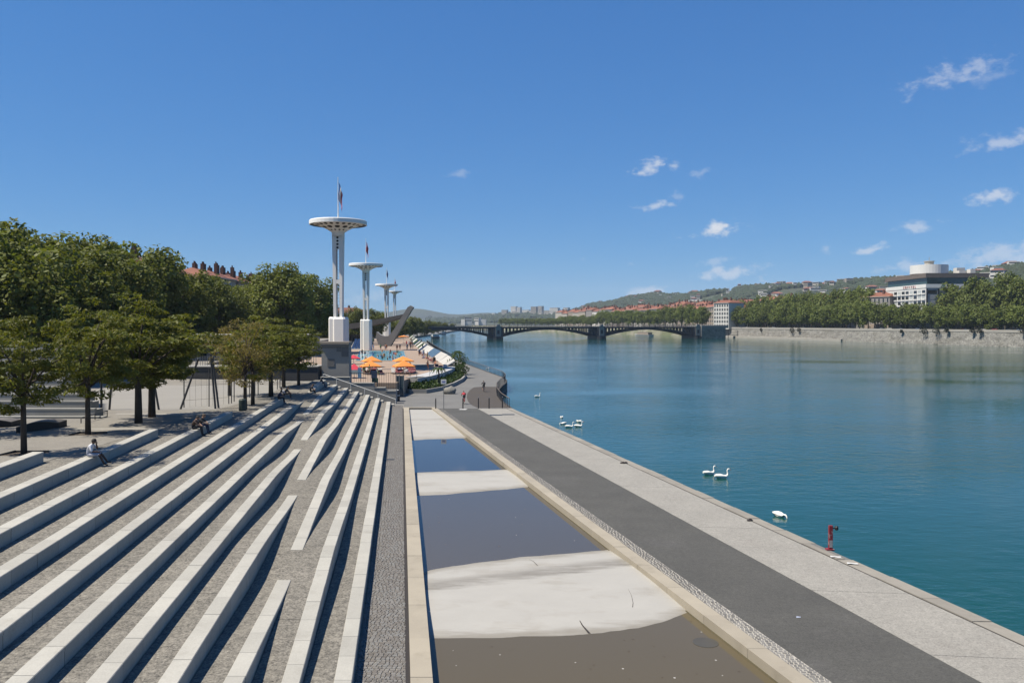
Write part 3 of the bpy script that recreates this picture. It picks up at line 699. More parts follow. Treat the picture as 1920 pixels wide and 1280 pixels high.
def flag(root, z0, stripes, lean=0.0):
    """a flag hanging almost limp from the pole"""
    pole_x = 0
    n = len(stripes); W = 1.25; Hh = 5.0
    S0 = []
    for k, mm in enumerate(stripes):
        S = MB(); rings = []
        for j in range(7):
            row = []
            for i in range(4):
                u = (k + i / 3) / n; t = j / 6
                # limp: the fly end drops
                x = .12 + .75 * u * (1 - .25 * t) + .1 * math.sin(t * 5 + u * 4); y = .22 * math.sin(u * 9 + t * 3) * (.3 + u); z = z0 - t * Hh * .55 - u * 2.4
                row.append((x, y, z))
            rings.append(row)
        S.loft(rings, False, False); S.build('flag_stripe', mm, root, smooth=True)
def tower(px, D, top_py, rpx, base_z, label, stripes, detail=True):
    p = AT(px, 600, D); sc = D / 1500.0; R0 = rpx * sc; zt = AT(px, top_py, D).z; k = R0 / 5.0
    root = thing('light_tower', label, 'tower', (p.x, p.y, base_z), R(-6)); h = zt - base_z
    ph = min(h * .36, 9.3) * (1.0); nsg = 40 if detail else 24
    # pedestal: two rounded shafts side by side
    S = MB()
    def oct_(cx, cy, w, d, c): return [(cx - w + c, cy - d), (cx + w - c, cy - d), (cx + w, cy - d + c), (cx + w, cy + d - c), (cx + w - c, cy + d), (cx - w + c, cy + d), (cx - w, cy + d - c), (cx - w, cy - d + c)]
    S.loft([[(x, y, z) for x, y in oct_(.45 * k, -.1, w, d, .3 * k)] for z, w, d in ((-.3, 1.12 * k, 1.3 * k), (ph - .35, 1.12 * k, 1.3 * k), (ph, .95 * k, 1.1 * k))]); S.build('pedestal', m_tower, root)
    S = MB(); S.loft([[(x, y, z) for x, y in oct_(-1.05 * k, .25, w, d, .25 * k)] for z, w, d in ((-.3, .55 * k, 1.2 * k), (ph - .3, .55 * k, 1.2 * k), (ph + .05, .42 * k, 1.0 * k))]); S.build('pedestal', m_tower, root)
    # two legs joined at cross pieces, flaring into the cone
    zc = h - 2.12 * k; wl_, wt = .78 * k, 1.0 * k
    for s_ in (-1, 1):
        S = MB()
        ring = lambda z, xo, xi: [(s_ * xi, -.5 * k, z), (s_ * xo, -.5 * k, z), (s_ * xo, .5 * k, z), (s_ * xi, .5 * k, z)][::s_]
        zz = [ph - .4, ph + (zc - ph) * .35, ph + (zc - ph) * .62, zc]
        S.loft([ring(zz[0], wl_, .34 * k), ring(zz[1], wl_ + .05 * k, .33 * k), ring(zz[2], wl_ + .12 * k, .3 * k), ring(zz[3], wt, .28 * k)]); S.build('leg', m_tower, root)
    def cross(za, zb):
        S = MB(); S.box(-.335 * k, .335 * k, -.48 * k, .48 * k, za, zb); S.build('cross_piece', m_tower, root)
    zm = ph + (zc - ph) * .42; cross(zm - .35 * k, zm + .35 * k)
    # upper panel with four round holes; black plate painted as their dark depth
    S = MB(); za, zb = zc - 2.9 * k, zc
    xs = lambda u: -.335 * k + .67 * k * u
    nh = 5
    holed(S, lambda u, v: (xs(u), -.48 * k, za + (zb - za) * v / nh), 1, nh, lambda j, i: .34 if j < 4 else 0, seg=12)
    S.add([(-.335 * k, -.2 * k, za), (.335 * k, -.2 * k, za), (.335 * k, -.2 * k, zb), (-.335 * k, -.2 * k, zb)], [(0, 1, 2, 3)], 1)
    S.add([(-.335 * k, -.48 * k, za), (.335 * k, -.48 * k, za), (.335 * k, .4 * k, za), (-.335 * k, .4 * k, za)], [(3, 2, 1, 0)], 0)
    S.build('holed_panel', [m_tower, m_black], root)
    # ladder in the slot
    S = MB(); zl = ph
    for s_ in (-.2, .2): S.box(s_ * k - .03, s_ * k + .03, -.05, .05, ph - .2, za)
    while zl < za - .3: S.box(-.2 * k, .2 * k, -.03, .03, zl, zl + .05); zl += .55 if detail else 1.1
    S.build('ladder', plain('ladder_white', (.8, .82, .85), .4), root)
    # disc: collar, perforated cone, rim ring, top
    S = MB(); S.lathe([(1.0 * k, zc - .6 * k), (1.08 * k, zc), (1.3 * k, zc + .18 * k)], nsg, cap=False); S.build('collar', m_tower, root, smooth=True)
    zr0 = h - .80 * k
    prof = [(1.3 * k, zc + .18 * k), (2.0 * k, zc + .62 * k), (3.15 * k, zc + 1.08 * k), (4.25 * k, zr0 + .14 * k)]
    S = MB()
    for j in range(3):
        (ra, za_), (rb, zb_) = prof[j], prof[j + 1]; n_ = (14, 12, 22)[j]
        P = lambda u, v, ra=ra, rb=rb, za_=za_, zb_=zb_, n_=n_: ((ra + (rb - ra) * v) * math.cos(2 * math.pi * u / n_), (ra + (rb - ra) * v) * math.sin(2 * math.pi * u / n_), za_ + (zb_ - za_) * v)
        if detail: holed(S, P, n_, 1, lambda jj, i, j=j: (.24, .34, .30)[j], seg=12)
        else: holed(S, P, n_, 1, lambda jj, i, j=j: (.22, .30, .26)[j], seg=8)
    S.build('perforated_cone', m_tower, root)
    S = MB(); S.lathe([(1.1 * k, zc + .45 * k), (4.2 * k, zr0 + .5 * k)], nsg, cap=False); S.build('dark_hole_backing', m_black, root)  # black cone stands in for the darkness inside the holes
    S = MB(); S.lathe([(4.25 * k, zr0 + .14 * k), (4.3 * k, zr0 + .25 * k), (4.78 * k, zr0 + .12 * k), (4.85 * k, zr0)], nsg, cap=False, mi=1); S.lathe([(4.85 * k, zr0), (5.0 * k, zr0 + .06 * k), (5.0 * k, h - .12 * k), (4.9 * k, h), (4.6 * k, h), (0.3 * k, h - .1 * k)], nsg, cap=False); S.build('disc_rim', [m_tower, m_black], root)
    S = MB(); zp = AT(px, top_py - (605 - top_py) * .43, D).z - base_z; S.tube([(0, 0, h - .2), (0, 0, h + 1.4), (0, 0, zp)], [.16, .1, .05], 7); S.build('flagpole', m_white, root)
    flag(root, zp - .9, stripes); return root
tower(635, 141, 414, 53, DZ, 'white disc tower with blue, white and red flag behind the grey block', [m_flagb, m_flagw, m_flagr])
tower(686.5, 243, 494.5, 31.5, DZ, 'white disc tower with a dark red flag standing beside the pool', [m_flagr, m_flagk, m_flagr])
tower(725, 375, 532.5, 21, DZ, 'white disc tower with a dark blue flag behind the curved concrete arm', [m_flagk, m_flagb], False)
tower(740, 452, 545.5, 14, DZ, 'smallest white disc tower with a red flag, partly behind its neighbour', [m_flagr, m_flagr], False)

# ---- curved concrete arm
D = 285; k = D / 1500 / 4.795
def zc2(x, y): return AT(560 + x / 4.795, 540 + y / 4.795, D)
arm = thing('curved_sculpture', 'curved grey concrete arm sweeping upwards at the far end of the pool', 'sculpture', zc2(790, 520) - Vector((0, 0, .2)))
up_ = [(708, 392), (735, 415), (772, 432), (812, 430), (850, 390), (890, 330), (940, 245), (985, 172), (1010, 158)]
lo_ = [(700, 440), (722, 500), (770, 530), (830, 520), (872, 450), (915, 375), (962, 295), (1012, 210), (1036, 172)]
S = MB(); rings = []
for (a, b) in zip(up_, lo_):
    pa, pb = zc2(*a), zc2(*b); rings.append([(pa.x, pa.y - 1.8, pa.z), (pb.x, pb.y - 1.8, pb.z), (pb.x, pb.y + 1.8, pb.z), (pa.x, pa.y + 1.8, pa.z)])
S.loft(rings); S.build('arm', m_rough, arm, world=True)
# curved thin roof and glazed pavilion behind it
can = thing('pavilion', 'long pavilion with a thin curved concrete roof beyond the pool', 'pavilion', AT(690, 650, 300) * 1.0)
D = 302; S = MB(); rings = []
for i in range(15):
    t = i / 14; x = 150 + (950 - 150) * t; y = 345 - 115 * t ** 1.5; th = 22 + 30 * math.sin(math.pi * (.1 + .8 * t))
    pa = zc2(x, y); pa = AT(560 + x / 4.795, 540 + y / 4.795, D); pb = AT(560 + x / 4.795, 540 + (y + th) / 4.795, D)
    rings.append([(pa.x, D - 3, pa.z - .2), (pa.x, D - 3, pb.z), (pa.x, D + 9, pb.z), (pa.x, D + 9, pa.z)])
S.loft(rings); S.build('roof', m_roofdark, can, world=True)
a = AT(596, 640, 306); b = AT(676, 640, 306)
S = MB(); S.box(a.x, b.x + 4, 306, 312, DZ, 5.9); S.build('glazed_wall', m_glass, can, world=True)
for i in range(11):
    x = a.x + (b.x - a.x) * i / 10; S = MB(); S.box(x - .08, x + .08, 305.8, 306, DZ, 5.9); S.build('mullion', m_wall, can, world=True)
S = MB(); S.box(a.x - 1, b.x + 5, 304.6, 305.2, 2.0, 3.4); S.build('parapet', m_wall, can, world=True)
# fallen-leaf of blue seats
st = thing('grandstand', 'small bank of blue seats beside the pool', 'grandstand', G(672, 655, DZ))
for r_ in range(6):
    for c_ in range(5):
        S = MB(); x = -2.2 + c_ * 1.0; y = r_ * 1.0; z = r_ * .45
        S.box(x, x + .8, y, y + .7, z, z + .45); S.box(x, x + .8, y + .6, y + .72, z + .45, z + .95); S.build('seat', m_blueseat, st)
S = MB(); S.prism([(-2.6, -.4), (3.2, -.4), (3.2, 6), (-2.6, 6)], -.02, [.02, .02, 2.3, 2.3]); S.build('base', m_wall, st)
# ---- grey concrete block in front of the tallest tower
blk = thing('concrete_block', 'tall grey concrete kiosk block with a flat cap beside the terrace rail', 'kiosk', (AT(628, 700, 106).x, 106, 1.5))
a = AT(603, 700, 105); b = AT(654.5, 700, 105); zt = AT(628, 648, 105).z; zc_ = AT(628, 640.5, 105).z
S = MB(); S.box(a.x, b.x, 105, 106.6, .5, zt); S.build('body', m_wall, blk, world=True)
S = MB(); S.box(a.x - .22, b.x + .05, 104.7, 106.9, zt + .002, zt + .14, 1); S.box(a.x - .1, b.x, 104.9, 106.7, zt + .14, zt + .2, 1); S.box(a.x - .25, b.x + .08, 104.65, 107, zt + .2, zc_); S.build('cap', [mat('cap_stone', (.42, .36, .29), .85, .1), m_rough], blk, world=True)
for (x0, y0, x1, y1) in ((614, 673, 627, 687), (631, 650, 639.5, 659), (640.5, 651, 653, 668.5), (604, 650.5, 630, 652)):
    p0, p1 = AT(x0, y1, 104.97), AT(x1, y0, 104.97); S = MB(); S.box(p0.x, p1.x, 104.955, 105.01, p0.z, p1.z); S.build('panel', mat('block_panel', (.235, .23, .222), .85, .12, .6), blk, world=True)
# ---- boundary wall, fence and sloping handrail at the end of the terraces
X = lambda px, D: (px - 960) * D / F
S = MB()
for (p0, p1, zt) in ((600, 655, 3.3), (655.2, 700, 2.55), (700.2, 722, 1.95), (722.2, 742, 1.55)):
    S.box(X(p0, 102.2), X(p1, 102.2), 102.2, 102.9, -.05, zt); S.box(X(p0, 102.2), X(p1, 102.2), 102.15, 102.95, zt, zt + .08, 1)
tag(S.build('boundary_wall', [m_wall, m_stone]), 'stepped grey concrete wall with pale coping between terraces and pool', 'wall')
fen = thing('bar_fence', 'dark metal bar fence above the stepped wall at the pool entrance', 'fence', (X(655, 104.5), 104.5, 0))
me_bar = MB().box(-.015, .015, -.015, .015, 0, 2.2).mesh('bar', m_dsteel)
x = X(655, 104.5)
while x < X(744, 104.5): inst('bar', me_bar, fen, (x - fen.location.x, 0, 1.6)); x += .3
for z in (1.75, 3.7): S = MB(); S.box(X(655, 104.5), X(744, 104.5), 104.47, 104.53, z, z + .05); S.build('rail', m_dsteel, fen, world=True)
S = MB(); S.box(X(655, 104.5), X(744, 104.5), 104.3, 104.8, -.05, 1.62); S.build('plinth', m_wall, fen, world=True)
gl = thing('glass_screen', 'glazed entrance screen at the corner of the pool terrace', 'screen', (X(752, 108), 108, 0))
for (p0, p1) in ((743.5, 748.5), (749, 756.5)):
    S = MB(); S.box(X(p0, 112), X(p1, 112), 111.9, 112, -.02, 2.9); S.build('pane', mat('pane_glass', (.12, .17, .19), .1, .05), gl, world=True)
for p0 in (743, 748.8, 757): S = MB(); S.box(X(p0, 112) - .05, X(p0, 112) + .05, 111.85, 112.05, -.02, 3.0); S.build('post', m_steel, gl, world=True)
# handrail
hr = thing('handrail', 'white metal handrail sloping down the end of the stone terraces', 'handrail', (U(-1.2, 100.6)[0], 100.6, 0))
hp = [AT(606, 701, 100.6), AT(742, 748.5, 100.6)]
for i in range(7):
    t = (0, .185, .38, .57, .755, .95, 1)[i]
    if i == 5: continue
    q = hp[0].lerp(hp[1], t); S = MB(); S.tube([(q.x, q.y, q.z - 1.05), (q.x, q.y, q.z)], .035, 6); S.build('post', m_white, hr, world=True)
S = MB(); S.tube([hp[0], hp[1]], .045, 8); S.build('rail', m_white, hr, world=True)
# bin
def bin_(name, p, label, m1, m2, r=.32, h=1.15):
    t = thing(name, label, 'bin', p)
    S = MB(); S.lathe([(r * .92, 0), (r, .05), (r, h * .48)], 14); S.build('body', m1, t)
    S = MB(); S.lathe([(r * 1.01, h * .48 + .002), (r * 1.01, h * .56)], 14); S.build('band', m2, t)
    S = MB(); S.lathe([(r, h * .56 + .002), (r, h * .9), (r * .8, h)], 14); S.build('lid', m1, t)
    S = MB(); S.lathe([(r * .84, h * .965), (r * .5, h * 1.03), (.02, h * 1.05)], 14); S.build('cover', m2, t); return t
bin_('litter_bin', (*G(744, 751.5, 0).xy, -.01), 'black litter bin with a pale band at the foot of the handrail', m_black, m_white, .42, 1.45)
# boulder
S = MB(); p = G(844, 738, 0); rr = random.Random(2); 
S.ball((0, 0, .35), (.95, .7, .75), 16, 11); S.v = [(x * (1 + .3 * mnoise.noise(Vector((x, y, z)) * 1.6)), y, max(-.05, z * (1 + .35 * mnoise.noise(Vector((x * 1.3 + 3, y, z)))))) for x, y, z in S.v]
tag(S.build('boulder', mat('boulder_stone', (.30, .29, .26), .9, .3, 2.0, bump=.8, bscale=6), org=None), 'pale grey boulder beside the curved kerb wall', 'boulder').location = (p.x, p.y, 0)
# banners and notice boards by the entrance
def board(px0, py0, px1, py1, D, label, m, legs=True, stripe=None, zb=None):
    a, b = AT(px0, py1, D), AT(px1, py0, D); base = DZ if zb is None else zb
    t = thing('notice_board', label, 'board', ((a.x + b.x) / 2, D, base)); S = MB(); S.box(a.x, b.x, D, D + .06, a.z, b.z); S.build('panel', m, t, world=True)
    if stripe: S = MB(); S.box(b.x - (b.x - a.x) * .3, b.x + .02, D - .02, D - .002, a.z - (b.z - a.z) * .8, b.z + .3); S.build('banner', stripe, t, world=True)
    for x in (a.x + .1, b.x - .1): S = MB(); S.box(x - .04, x + .04, D + .06, D + .12, base - .05, b.z); S.build('post', m_steel, t, world=True)
m_pale = mat('pale_banner', (.62, .70, .72), .7, .08); m_lblue = mat('light_blue_banner', (.25, .50, .78), .7, .1)
board(655, 693, 677.5, 701.5, 111.5, 'white notice board with light blue banner beside the grey block', m_pale, stripe=m_lblue)
board(696, 695, 707, 709, 112, 'dark blue notice board by the pool fence', plain('dark_blue_board', (.03, .07, .17)))
board(697, 708.5, 709, 717, 107, 'dark green box on the fence below the blue board', plain('green_box', (.05, .13, .08)), zb=1.5)
# ---- umbrellas
def umbrella(px, py_edge, py_top, wpx, D, m, label, group):
    p = AT(px, py_edge, D); top = AT(px, py_top, D).z; w = wpx / 2 * D / F; ze = p.z
    t = thing('parasol', label, 'parasol', (p.x, p.y, DZ), R(20), group); z0 = ze - DZ; z1 = max(top - DZ, z0 + .5)
    for q in range(4):
        c0 = (w * math.sqrt(1) * math.cos(q * math.pi / 2 + math.pi / 4) * 1.15, w * math.sin(q * math.pi / 2 + math.pi / 4) * 1.15); c1 = (w * 1.15 * math.cos((q + 1) * math.pi / 2 + math.pi / 4), w * 1.15 * math.sin((q + 1) * math.pi / 2 + math.pi / 4))
        mid = ((c0[0] + c1[0]) / 2 * .97, (c0[1] + c1[1]) / 2 * .97)
        S = MB(); S.add([(0, 0, z1), (*c0, z0), (*mid, z0 + .06), (*c1, z0), (c0[0], c0[1], z0 - .16), (mid[0], mid[1], z0 - .1), (c1[0], c1[1], z0 - .16)], [(0, 1, 2), (0, 2, 3), (1, 4, 5, 2), (2, 5, 6, 3)]); S.build('canopy_panel', m, t)
    S = MB(); S.tube([(0, 0, 0), (0, 0, z1 + .18)], .05, 8); S.build('pole', m_white, t)
    S = MB(); S.lathe([(.5, 0), (.5, .08), (.1, .14)], 14); S.build('base', m_wall, t)
    S = MB()
    for q in range(4): a_ = q * math.pi / 2 + math.pi / 4; S.tube([(0, 0, z1 - .06), (w * 1.12 * math.cos(a_), w * 1.12 * math.sin(a_), z0 - .03)], .02, 4)
    S.build('ribs', m_white, t); return t
og = 'orange square parasols on the sun deck'
umbrella(695, 686, 676, 43, 129, m_orange, 'orange square parasol beside the small red one on the sun deck', og)
umbrella(697, 676.5, 667.5, 41, 150, m_orange, 'orange square parasol between pool edge and the red-topped sunshades', og)
umbrella(757, 686, 675.5, 45, 132, m_orange, 'orange square parasol above the loungers near the low deck wall', og)
umbrella(756, 676, 667.5, 42, 152, m_orange, 'orange square parasol near the pool corner, behind the one above the loungers', og)
umbrella(664, 693, 681.5, 32, 120, m_red, 'red parasol above the white notice board', 'red parasols')
umbrella(685, 686.8, 681, 24, 140, m_red, 'small red parasol between the notice board one and the orange ones', 'red parasols')
umbrella(663, 671.5, 665, 28, 160, m_red, 'red parasol at the corner of the pool', 'red parasols')
umbrella(757, 631, 628.5, 22, 330, m_orange, 'orange sunshade beyond the concrete arm', og)
# ---- sun loungers
m_mat = mat('maroon_lounger', (.20, .03, .04), .8); m_lw = mat('white_lounger', (.55, .53, .5), .7)
def lounger_mesh():
    S = MB(); S.box(-.33, .33, -.9, .45, .28, .36); S.add([(-.33, .45, .28), (.33, .45, .28), (.33, 1.0, .65), (-.33, 1.0, .65), (-.33, .45, .36), (.33, .45, .36), (.33, .97, .73), (-.33, .97, .73)], [(0, 3, 2, 1), (4, 5, 6, 7), (0, 1, 5, 4), (1, 2, 6, 5), (2, 3, 7, 6), (3, 0, 4, 7)]); return S
lg_a = lounger_mesh().mesh('bed', m_mat); lg_b = lounger_mesh().mesh('bed', m_lw)
S = MB()
for x in (-.28, .28):
    for y in (-.8, .4): S.box(x - .03, x + .03, y - .03, y + .03, 0, .29)
lg_f = S.mesh('frame', m_steel)
rr = random.Random(9)
spots = [(x, y) for y in (697.5, 701) for x in (684, 692, 700, 738, 745, 752, 759, 766, 773)] + [(712, 699), (715, 702), (776, 700), (836, 691), (826, 693), (820, 690)] + [(790 + i * 4.6 - 0, 661.5 + i * 3.6) for i in range(6)]
for i, (x, y) in enumerate(spots):
    p = G(x, y, DZ); isl = i >= 24
    t = thing('sun_lounger', 'maroon sun lounger in the rows on the pool sun deck' if i % 3 else 'pale sun lounger on the pool terrace', 'lounger', (p.x, p.y, DZ), rr.uniform(-.3, .3) + (1.2 if isl else .1), group='maroon loungers' if i % 3 else 'pale loungers')
    inst('bed', lg_a if i % 3 else lg_b, t); inst('frame', lg_f, t)

# ================================================================ promenade furniture
rl = thing('river_railing', 'dark steel railing curving along the river edge of the promenade', 'railing', (rail_w[0].x, rail_w[0].y, 0))
# resample
def resample(pts, d):
    out = [pts[0].copy()]; acc = 0
    for a, b in zip(pts, pts[1:]):
        L = (b - a).length; t = d - acc
        while t <= L: out.append(a.lerp(b, t / L)); t += d
        acc = (acc + L) % d
    return out
rp = resample(rail_w, 1.5)[:240]
me_post = MB().box(-.035, .035, -.035, .035, -.1, 1.12).mesh('post', m_dsteel)
for p in rp: inst('post', me_post, rl, Vector((p.x, p.y, 0)) - rl.location)
for z, r_ in ((1.14, .055), (.8, .016), (.55, .016), (.3, .016)):
    S = MB(); S.tube([(p.x, p.y, z) for p in resample(rail_w, 1.0)], r_, 5); S.build('top_rail' if z > 1 else 'cable', mat('rail_wood', (.16, .13, .11), .7) if z > 1 else m_dsteel, rl, world=True)
S = MB(); S.loft([[(p.x, p.y, -.9), (p.x + .3, p.y, -.9), (p.x + .3, p.y, .03), (p.x, p.y, .03)] for p in resample(rail_w, 1.0)]); S.build('edge_beam', mat('edge_beam', (.09, .08, .07), .8), rl, world=True)
# bollards
for (px, py, lab) in ((817, 767, 'dark slim bollard beside the signpost'), (868, 766, 'dark slim bollard with pale foot behind which the red cyclist rides'), (897, 765.5, 'dark slim bollard at the corner of the dark paving'), (917, 765.5, 'dark slim bollard in the middle of the dark paving edge'), (942, 764.5, 'dark slim bollard next to the end of the river railing')):
    p = G(px, py, 0); t = thing('bollard', lab, 'bollard', (p.x, p.y, -.01), group='slim dark bollards across the promenade')
    S = MB(); S.lathe([(.075, 0), (.07, .05), (.065, 1.2), (.05, 1.26)], 10); S.build('shaft', m_black, t)
    S = MB(); S.lathe([(.055, 1.262), (.06, 1.3), (.045, 1.37), (.01, 1.39)], 10); S.build('cap', m_steel, t)
p = G(868, 767, 0); sheet('bollard_foot', [(p.x - .5, p.y - .35, .006), (p.x + .35, p.y - .5, .006), (p.x + .55, p.y + .2, .006), (p.x - .3, p.y + .35, .006)], m_white)
p = G(832, 767.5, 0); t = thing('signpost', 'white rectangular sign on a tall grey post beside the bollards', 'sign', (p.x, p.y, -.01))
S = MB(); S.tube([(0, 0, 0), (0, 0, 3.55)], .045, 8); S.build('post', m_steel, t)
S = MB(); S.box(-.32, .32, -.06, -.03, 3.05, 3.6); S.build('plate', m_white, t)
S = MB(); S.box(-.2, .2, -.066, -.061, 3.2, 3.42); S.build('symbol', plain('sign_blue', (.25, .3, .6)), t)
# red gauge post on the quay edge
p = G(1557, 1029, .02); t = thing('red_post', 'weathered red steel post with a small lamp bracket on the quay edge', 'post', (p.x, p.y, .02))
m_redp = mat('peeling_red_paint', (.30, .02, .035), .6, .2, 3, stain=5.0, stain_col=(.55, .5, .48), stain_lo=.54, stain_hi=.6)
S = MB(); S.box(-.08, .08, -.07, .07, -.05, 1.08); S.build('shaft', m_redp, t)
S = MB(); S.box(-.2, .14, -.13, .13, -.04, .03); S.build('base_plate', m_redp, t)
S = MB(); S.tube([(.07, 0, .95), (.22, 0, .97)], .025, 6); S.build('bracket', m_black, t)
S = MB(); S.lathe([(.03, .86), (.075, .89), (.085, 1.0), (.05, 1.06)], 10, (.27, 0)); S.build('lamp', m_black, t)
S = MB(); S.box(-.068, .068, -.076, -.071, .1, .42); S.build('sticker', mat('worn_sticker', (.6, .57, .55), .6, .3, 8), t)
for (px, py, lab) in ((1567, 1044, 'white sheet of paper lying on the quay edge just beside the red post'), (1598.5, 1056.5, 'white sheet of paper lying on the quay edge farther from the red post')):
    p = G(px, py, .03); S = MB()
    v = []
    for i in range(4): v.append([(-.22 + .147 * i, -.1 + .02 * i, .012 * math.sin(i * 1.9) + .012), (-.22 + .147 * i, .1 + .02 * i, .010 * math.cos(i * 1.5) + .012)])
    S.loft([r[::-1] for r in v], False, False); o = tag(S.build('paper', plain('paper_white', (.85, .85, .83))), lab, 'paper'); o.location = (p.x, p.y, .035); o.rotation_euler.z = R(-16)
p = G(1170, 868, .02); S = MB(); S.ball((0, 0, .05), (.28, .16, .08), 12, 7); S.v = [(x + .05 * mnoise.noise(Vector((x * 9, y * 9, z))), y, z * (1 + .8 * mnoise.noise(Vector((x * 7, y * 7, 2))))) for x, y, z in S.v]
o = tag(S.build('debris', mat('dark_debris', (.035, .03, .03), .9)), 'clump of dark debris caught in the quay gutter', 'debris'); o.location = (p.x, p.y, -.01)
p = G(1406, 975, .02); o = tag(inst('debris', o.data, None, (p.x, p.y, -.01), .8, .8), 'small dark wad of debris in the gutter near the red post', 'debris')
for (px, py, lab) in ((1497, 1157, 'small scrap of pale litter on the asphalt path'),):
    p = G(px, py, 0); S = MB(); S.add([(-.09, -.05, .004), (.06, -.06, .02), (.1, .05, .006), (-.05, .06, .025)], [(0, 1, 2, 3)]); o = tag(S.build('litter', plain('litter_blue', (.5, .55, .7))), lab, 'litter'); o.location = (p.x, p.y, .008)

# ================================================================ trees
m_plane = leafmat('plane_leaves', (.19, .205, .042), (.082, .105, .024), .34)
m_plane2 = leafmat('plane_leaves_far', (.175, .205, .044), (.09, .122, .028), .32)
m_feather = leafmat('locust_leaves', (.185, .18, .03), (.07, .09, .02), .4)
m_dry = leafmat('dry_leaves', (.22, .165, .06), (.13, .115, .04), .45)
m_ptrunk = mat('plane_bark', (.16, .14, .11), .9, .35, 2.0, bump=.4, bscale=6, col2=(.24, .22, .17))
def crown_clumps(n, r, zlo, zhi, seed, core=.25):
    rr = random.Random(seed); out = []
    while len(out) < n:
        x, y, z = (rr.uniform(-1, 1) for _ in range(3))
        d = math.sqrt(x * x + y * y + z * z)
        if d > 1 or d < core: continue
        f = 1 + .42 * mnoise.noise(Vector((x * 1.7 + seed, y * 1.7, z * 1.7)))
        zz = zlo + (zhi - zlo) * (.5 + .5 * z * f)
        out.append(Vector((x * r * f, y * r * f, zz)))
    return out
def make_tree(name, h, r, zlo, nclump, per, leaf, cr, seed, m_leaf, m_bark, tr=.35, aspect=.7, flat=1.0, trunk_top=None, lean=0.0):
    """meshes of one tree kind: crown and trunk with limbs"""
    cl = crown_clumps(nclump, r, zlo, h - cr * .4, seed); C = []; O = []
    for c in cl:
        n = int(per * rng.uniform(.7, 1.3)); v = rng.normal(size=(n, 3)); v /= np.linalg.norm(v, axis=1, keepdims=True)
        rad = cr * rng.uniform(.7, 1.25) * rng.uniform(.35, 1.0, (n, 1)) ** .5
        p = v * rad; p[:, 2] *= flat; C.append(p + np.array(c)); O.append(v)
    C = np.concatenate(C); O = np.concatenate(O)
    crown = quads('crown', leafquads(C, leaf, aspect, up=.45, out=O, jit=.75), m_leaf)
    rr = random.Random(seed + 50); S = MB(); tt = trunk_top or zlo + (h - zlo) * .3
    S.tube([(0, 0, -.3), (.02 * h * lean, 0, tt * .5), (.05 * h * lean, .02, tt)], [tr * 1.25, tr, tr * .8], 9)
    for c in rr.sample(cl, min(len(cl), 16)):
        z0 = tt * rr.uniform(.72, 1.0); m = Vector((c.x * .45, c.y * .45, z0 + (c.z - z0) * .6))
        S.tube([(0, 0, z0), m, c], [tr * .5, tr * .3, tr * .08], 6)
    return crown, S.mesh('trunk', m_bark, True)
def place_tree(name, kind, loc, rz, sc, label, cat='tree', group=None):
    t = thing(name, label, cat, loc, rz, group); t.scale = sc if isinstance(sc, tuple) else (sc, sc, sc)
    inst('crown', kind[0], t); inst('trunk', kind[1], t); return t
PLANES = [make_tree('plane', 18, 6.6, 2.6, 120, 150, .58, 1.75, 100 + i, m_plane, m_ptrunk, .42) for i in range(3)]
# the row of tall plane trees along the street left of the plaza
street = 4.6
rowp = [(-70, 70, 405), (-10, 84, 425), (35, 70, 424), (95, 80, 442), (150, 96, 448), (195, 90, 458), (240, 106, 456), (285, 118, 483), (330, 112, 508), (372, 130, 512), (405, 128, 534), (445, 150, 536), (492, 168, 512), (530, 162, 499), (572, 176, 508), (590, 182, 536)]
rowp = [(x, d * (1.34 if i < 12 else 1.22), y) for i, (x, d, y) in enumerate(rowp)]
rr = random.Random(21)
for i, (px, D, ty) in enumerate(rowp):
    top = AT(px, ty, D); h = top.z - street
    kw = 1.05 if i < 12 else .95
    place_tree('plane_tree', PLANES[i % 3], (top.x, D, (street if (D > 108 or top.x < -60) else 3.0) - .2), rr.uniform(0, 6.28), (kw * min(1.3, h / 18 * 1.12), kw * min(1.3, h / 18 * 1.12), h / 18), 'tall dense plane tree in the row behind the plaza' if i < 12 else 'tall plane tree in the dark clump next to the disc towers', group='plane trees on the street side' if i < 12 else 'plane trees by the towers')
for i, (px, D, ty) in enumerate([(-40, 135, 440), (20, 140, 446), (75, 150, 456), (130, 155, 466), (180, 165, 474), (230, 170, 486), (280, 175, 505), (320, 185, 520), (360, 190, 532), (420, 205, 540), (470, 215, 532)]):
    top = AT(px, ty, D); h = top.z - street
    place_tree('plane_tree', PLANES[(i + 1) % 3], (top.x, D, street - .2), i * 2.1, (1.2, 1.2, h / 18), 'plane tree of the hidden second row behind the street trees', group='second row of plane trees')
# distant trees between and behind the towers on this bank
for i, (px, D, ty) in enumerate([(612, 300, 600), (668, 330, 574), (700, 360, 577), (716, 420, 584), (752, 440, 594), (768, 470, 592), (782, 500, 596), (796, 540, 599), (640, 340, 604), (735, 400, 600), (810, 600, 600), (822, 680, 602), (835, 760, 604), (848, 900, 605)]):
    top = AT(px, ty, D); h = top.z - 1.5; sw = max(.5, min(.8, h / 16))
    place_tree('riverside_tree', PLANES[(i + 1) % 3], (top.x, D, 1.0), i * 1.3, (sw, sw, h / 18), 'green tree on the near bank beyond the pool buildings', group='trees beyond the pool')
